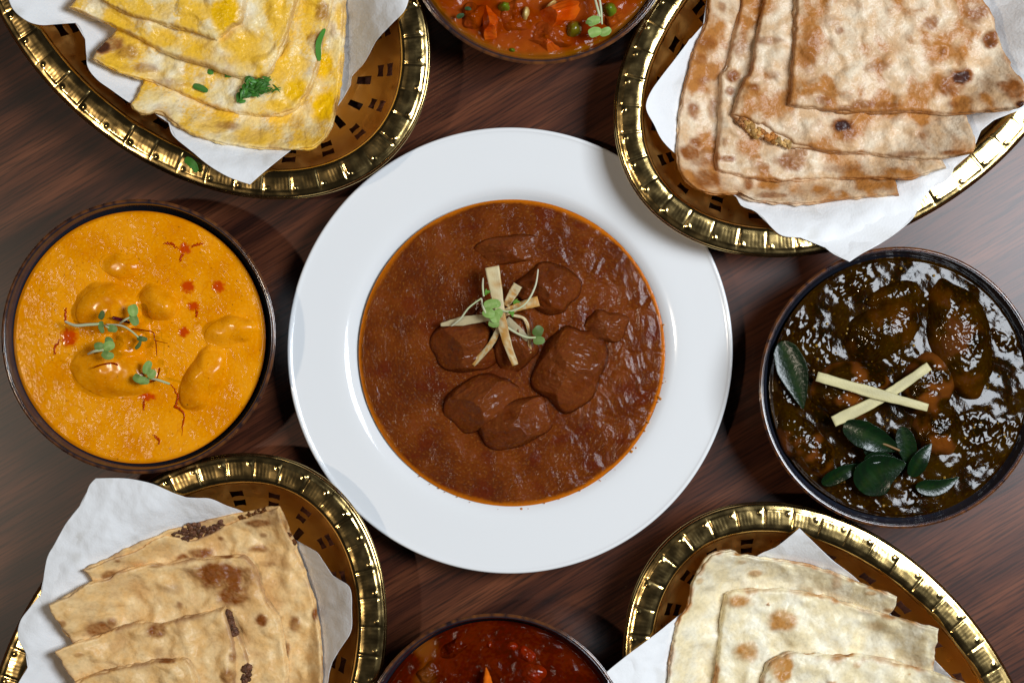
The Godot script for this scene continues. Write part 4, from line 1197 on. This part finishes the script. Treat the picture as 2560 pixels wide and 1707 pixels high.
func build_red_curry() -> void:
	var L := 0.0450
	var rc := func(x, z, f, a):
		var c := mix(Color(0.050, 0.0045, 0.002), Color(0.095, 0.010, 0.002), 0.5 + n1.get_noise_2d(x * 1700, z * 1700 + 190) + 0.6 * n3.get_noise_2d(x * 7000, z * 7000))
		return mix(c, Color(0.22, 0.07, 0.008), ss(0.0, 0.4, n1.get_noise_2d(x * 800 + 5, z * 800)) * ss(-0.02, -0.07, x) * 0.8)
	gravy("red_curry", "deep red curry in the bowl at the bottom edge", Vector2(1240, 1868), 316, L, M.gravy_red,
		func(x, z): return 0.0012 * n1.get_noise_2d(x * 1400, z * 1400 + 10) + 0.0006 * n2.get_noise_2d(x * 3000, z * 3000) + 0.00006 * n3.get_noise_2d(x * 6500, z * 6500), rc, 120, 400)
	var pep := func(x, z, f, a): return mix(Color(0.22, 0.014, 0.003), Color(0.13, 0.014, 0.003), 0.5 + n2.get_noise_2d(x * 3000, z * 3000))
	var pg := "red pepper pieces in the red curry"
	lump("red_pepper_piece", "smallest red pepper piece, above the chilli tip", "pepper", pg, "BB", 1090, 712, 30, 36, 10, 0.0022, L, 2.2, M.veg, pep, 3.0, 0.0, 0.5, 20, 40)
	lump("red_pepper_piece", "upper red pepper piece right of the smallest one", "pepper", pg, "BB", 1275, 725, 55, 50, 40, 0.0022, L, 2.2, M.veg, pep, 7.0, 0.0, 1.2, 34, 70, 1)
	lump("red_pepper_piece", "middle red pepper piece in the slanting row of three", "pepper", pg, "BB", 1400, 800, 88, 58, 35, 0.0022, L, 2.2, M.veg, pep, 12.0, 0.0, 1.2, 34, 70, 1)
	lump("red_pepper_piece", "lowest red pepper piece at the bottom edge", "pepper", pg, "BB", 1465, 960, 110, 100, 30, 0.0022, L, 2.2, M.veg, pep, 18.0, 0.0, 1.2, 34, 70, 1)
	lump("tomato_lump", "brown-orange sauce lump at the left of the red curry", "vegetable", "", "BB", 800, 740, 150, 80, -35, 0.0040, L, 2.2, M.gravy_red, rc, 22.0, 0.1, 2.2, 50, 110, 1)
	lump("tomato_lump", "sauce lump beside the chilli at the bottom edge", "vegetable", "", "BB", 560, 960, 120, 90, -35, 0.0040, L, 2.2, M.gravy_red, rc, 26.0, 0.1, 2.2, 50, 110, 1)
	var m := stick("orange_chilli", "bright orange chilli tip pointing up out of the red curry", "chilli", "", "BB", [1062, 918, 1068, 980, 1074, 1060, 1078, 1160], [L + 0.004, L + 0.009, L + 0.011], [10, 62, 84, 96], 0.005, M.oil, Color(0.78, 0.16, 0.01), Color(0.78, 0.16, 0.01), 0.9)

func sprout(label: String, reg: String, h: float, stem: Array, leaves: Array, group: String, w := 16.0) -> void:
	var o := thing("green_sprout", label, "sprout", Vector3.ZERO, group)
	if stem.size() > 2: strand(o, "stem", reg, stem, [h, h + 0.0035, h + 0.004], [w * 0.7, w, w, w * 0.9], M.sprout, Color(0.62, 0.58, 0.42), Color(0.45, 0.52, 0.26))
	for l in leaves:
		var dk: float = l[5] if l.size() > 5 else 1.0
		leaf(o, "leaf", reg, l[0], l[1], l[2], l[3], l[4], h + 0.0035, 0.0012, Color(0.23, 0.38, 0.085) * dk, Color(0.42, 0.54, 0.20) * dk, M.sprout, 0.42, 0.07)

func build_herbs() -> void:
	var H := 0.0283
	var g := "sprouts on the brown curry"
	sprout("sprout cluster of pale round leaves on top of the ginger", "PC", H + 0.003, [500, 345, 520, 430, 560, 500], [[580, 400, 110, 85, -20], [565, 455, 95, 85, 20], [600, 505, 90, 85, 60], [640, 470, 85, 75, -50], [605, 545, 90, 70, 10, 0.8], [620, 395, 70, 70, 40]], g, 20)
	sprout("white sprout stem sweeping to the upper right over the ginger", "PC", H + 0.002, [965, 108, 940, 250, 860, 390, 740, 450, 640, 440], [], g, 17)
	sprout("sprout at the right with two dark green leaves", "PC", H, [630, 510, 740, 600, 860, 660, 945, 665], [[965, 612, 95, 85, -60, 0.4], [972, 688, 95, 70, 0, 0.6]], g, 20)
	sprout("short upright sprout stem left of the longest ginger strip", "PC", H + 0.002, [515, 182, 512, 250, 520, 330], [], g, 17)
	sprout("thin sprout stem reaching lower left across the chunk", "PC", H, [255, 572, 330, 510, 400, 420, 500, 345], [], g, 15)
	for s in [["small feathery herb sprig beside the upright sprout stem", 548, 292, -55], ["small feathery herb sprig on the short ginger strip", 790, 370, -20], ["small feathery herb sprig below the orange-stained ginger", 752, 472, 70]]:
		var o := thing("herb_sprig", s[0], "herb", Vector3.ZERO, "tiny herb sprigs on the ginger")
		for k in 3: leaf(o, "leaflet", "PC", s[1] + 10 * (k - 1), s[2] + 6 * (k % 2), 55 - 8 * k, 20, s[3] + 30 * (k - 1), H + 0.006, 0.001, Color(0.10, 0.26, 0.02), Color(0.2, 0.35, 0.06), M.sprout, 0.8)
	var L := 0.0555
	g = "sprouts on the orange curry"
	sprout("sprout with the longest pale stem, lying on the left of the orange curry", "LC", L, [215, 435, 350, 488, 520, 478, 665, 470], [[690, 350, 120, 75, -70, 0.35], [702, 510, 160, 70, 80, 0.6]], g, 42)
	sprout("single oval sprout leaf right of the longest stem's leaves", "LC", L, [700, 480, 750, 500, 790, 520], [[835, 540, 130, 95, 12, 0.75]], g, 24)
	sprout("sprout with overlapping pale leaves and a purple stem", "LC", L + 0.001, [930, 462, 990, 420, 1060, 385], [[1100, 295, 155, 135, 80, 1.2], [1118, 415, 165, 115, 65, 0.8]], g, 30)
	sprout("sprout with a thin arching stem, a small dark leaf and a dark blade for its shadow", "LC", L, [750, 475, 950, 490, 1080, 560, 1175, 645], [[1225, 660, 140, 70, 10, 0.4], [1170, 740, 130, 50, -55, 0.35]], g, 26)  # second blade is the cast shadow of the first, modelled as a dark leaf
	sprout("sprout of four round leaves with a short stem pointing left", "LC", L + 0.0015, [515, 862, 600, 825, 720, 808], [[660, 760, 125, 100, -10, 0.75], [790, 690, 110, 90, 20, 0.7], [780, 862, 160, 105, 15, 0.85], [795, 770, 155, 125, -20, 1.15]], g, 38)
	sprout("lowest sprout, its four leaves spread in two pairs", "LC", L - 0.001, [1290, 1175, 1420, 1198, 1585, 1252], [[1305, 1040, 180, 110, -70], [1340, 1110, 120, 115, -40, 1.1], [1190, 1170, 160, 105, 20, 0.85], [1245, 1225, 145, 100, 5, 0.8]], g, 34)
	var o := thing("purple_stem", "short dark purple stem between the sprouts", "stem")
	strand(o, "stem", "LC", [838, 385, 930, 410, 1065, 455], [L + 0.001, L + 0.001], [40, 48, 30], M.oil, Color(0.10, 0.008, 0.02), Color(0.06, 0.006, 0.012))
	var sg := "saffron threads on the orange curry"
	for s in [["longest zigzag saffron thread right of the purple stem", [1085, 530, 1250, 552, 1370, 580, 1385, 670, 1425, 692, 1560, 722], [20, 18, 14, 14, 12, 8]], ["short saffron thread hanging straight down", [1402, 680, 1410, 780, 1416, 885], [14, 14, 8]], ["curved saffron thread lying on the largest chicken piece", [572, 1050, 690, 1002, 830, 982, 905, 1005], [8, 18, 22, 26]], ["upright saffron thread beside the lowest sprout", [1452, 1045, 1440, 1110, 1420, 1175], [26, 20, 16]], ["saffron thread tucked under the lowest sprout", [1160, 1240, 1330, 1222, 1450, 1190], [16, 22, 16]]]:
		stick("saffron_thread", s[0], "saffron", sg, "LC", s[1], [L, L - 0.0005, L - 0.0015], s[2], 0.0009, M.oil, Color(0.26, 0.012, 0.004), Color(0.33, 0.02, 0.004), 1.0)
	sprout("sprout with pale paired stems at the right of the vegetable curry", "TB", 0.0560, [1690, -40, 1720, 70, 1745, 160], [[1690, 205, 130, 90, -20], [1700, 312, 125, 95, -15, 1.1], [1795, 292, 115, 80, -25], [1640, 215, 60, 40, 10, 0.7]], "", 26)
	o = get_child(get_child_count() - 1)
	strand(o, "stem", "TB", [1735, -40, 1755, 80, 1765, 230], [0.0585, 0.0595], [20, 22, 16], M.sprout, Color(0.62, 0.6, 0.46), Color(0.45, 0.55, 0.3))
	# coriander on the cheese bread
	var cg := "coriander bits on the cheese bread and its basket"
	var gr := Color(0.045, 0.17, 0.018)
	var hi := Color(0.10, 0.26, 0.04)
	o = thing("coriander_sprig", "largest coriander sprig in the middle of the cheese bread", "coriander", Vector3.ZERO, cg)
	var rng := RandomNumberGenerator.new()
	rng.seed = 44
	for br in [[1330, 450, 1240, 535, 34], [1320, 440, 1290, 372, 26], [1330, 455, 1410, 440, 30], [1340, 465, 1475, 470, 12], [1310, 460, 1350, 500, 28], [1345, 440, 1415, 415, 22], [1300, 455, 1270, 500, 30], [1340, 470, 1400, 480, 18]]:
		var a0 := Vector2(br[0], br[1])
		var a1 := Vector2(br[2], br[3])
		var dir := rad_to_deg((a1 - a0).angle())
		for i in 3:
			var c := a0.lerp(a1, (i + 0.7) / 3.3)
			for sgn in [-1, 0, 1]:
				var q: Vector2 = c + (a1 - a0).orthogonal().normalized() * sgn * br[4] * 0.3
				leaf(o, "leaflet", "TL", q.x, q.y, 44 + rng.randf() * 18, br[4] * (0.5 + 0.3 * rng.randf()), dir + sgn * 38 + rng.randf_range(-12, 12), 0.0355 + rng.randf() * 0.002, 0.0008, gr * rng.randf_range(0.6, 1.5), hi, M.sprout, 0.8, 0.15, rng.randf_range(-0.4, 0.4))
	for s in [["dark coriander leaf left of the largest sprig", 1050, 464, 85, 34, 22, 0.0325], ["bright green chive strip near the right edge of the cheese bread", 1690, 235, 175, 30, -80, 0.0320], ["curled coriander leaf fallen on the basket's dark rim", 1000, 868, 95, 42, 48, 0.0510], ["pale green chive ring on the charred bread's upper edge", 1012, 336, 34, 26, 10, 0.0315], ["pale green chive bit above the coriander leaf", 1103, 380, 32, 26, 20, 0.0320], ["green chive bit nearest the largest coriander sprig", 1196, 397, 36, 26, 5, 0.0325], ["faint chive ring near the topmost bread's edge", 1298, 178, 38, 26, 30, 0.0370], ["coriander speck on the lowest cheese bread", 1388, 634, 45, 20, 12, 0.0265]]:
		o = thing("coriander_bit", s[0], "coriander", Vector3.ZERO, cg)
		leaf(o, "leaflet", "TL", s[1], s[2], s[3], s[4], s[5], s[6], 0.0005, gr * (1.6 if s[3] < 40 or s[3] > 150 else 1.0), hi, M.sprout, 0.4, 0.06)
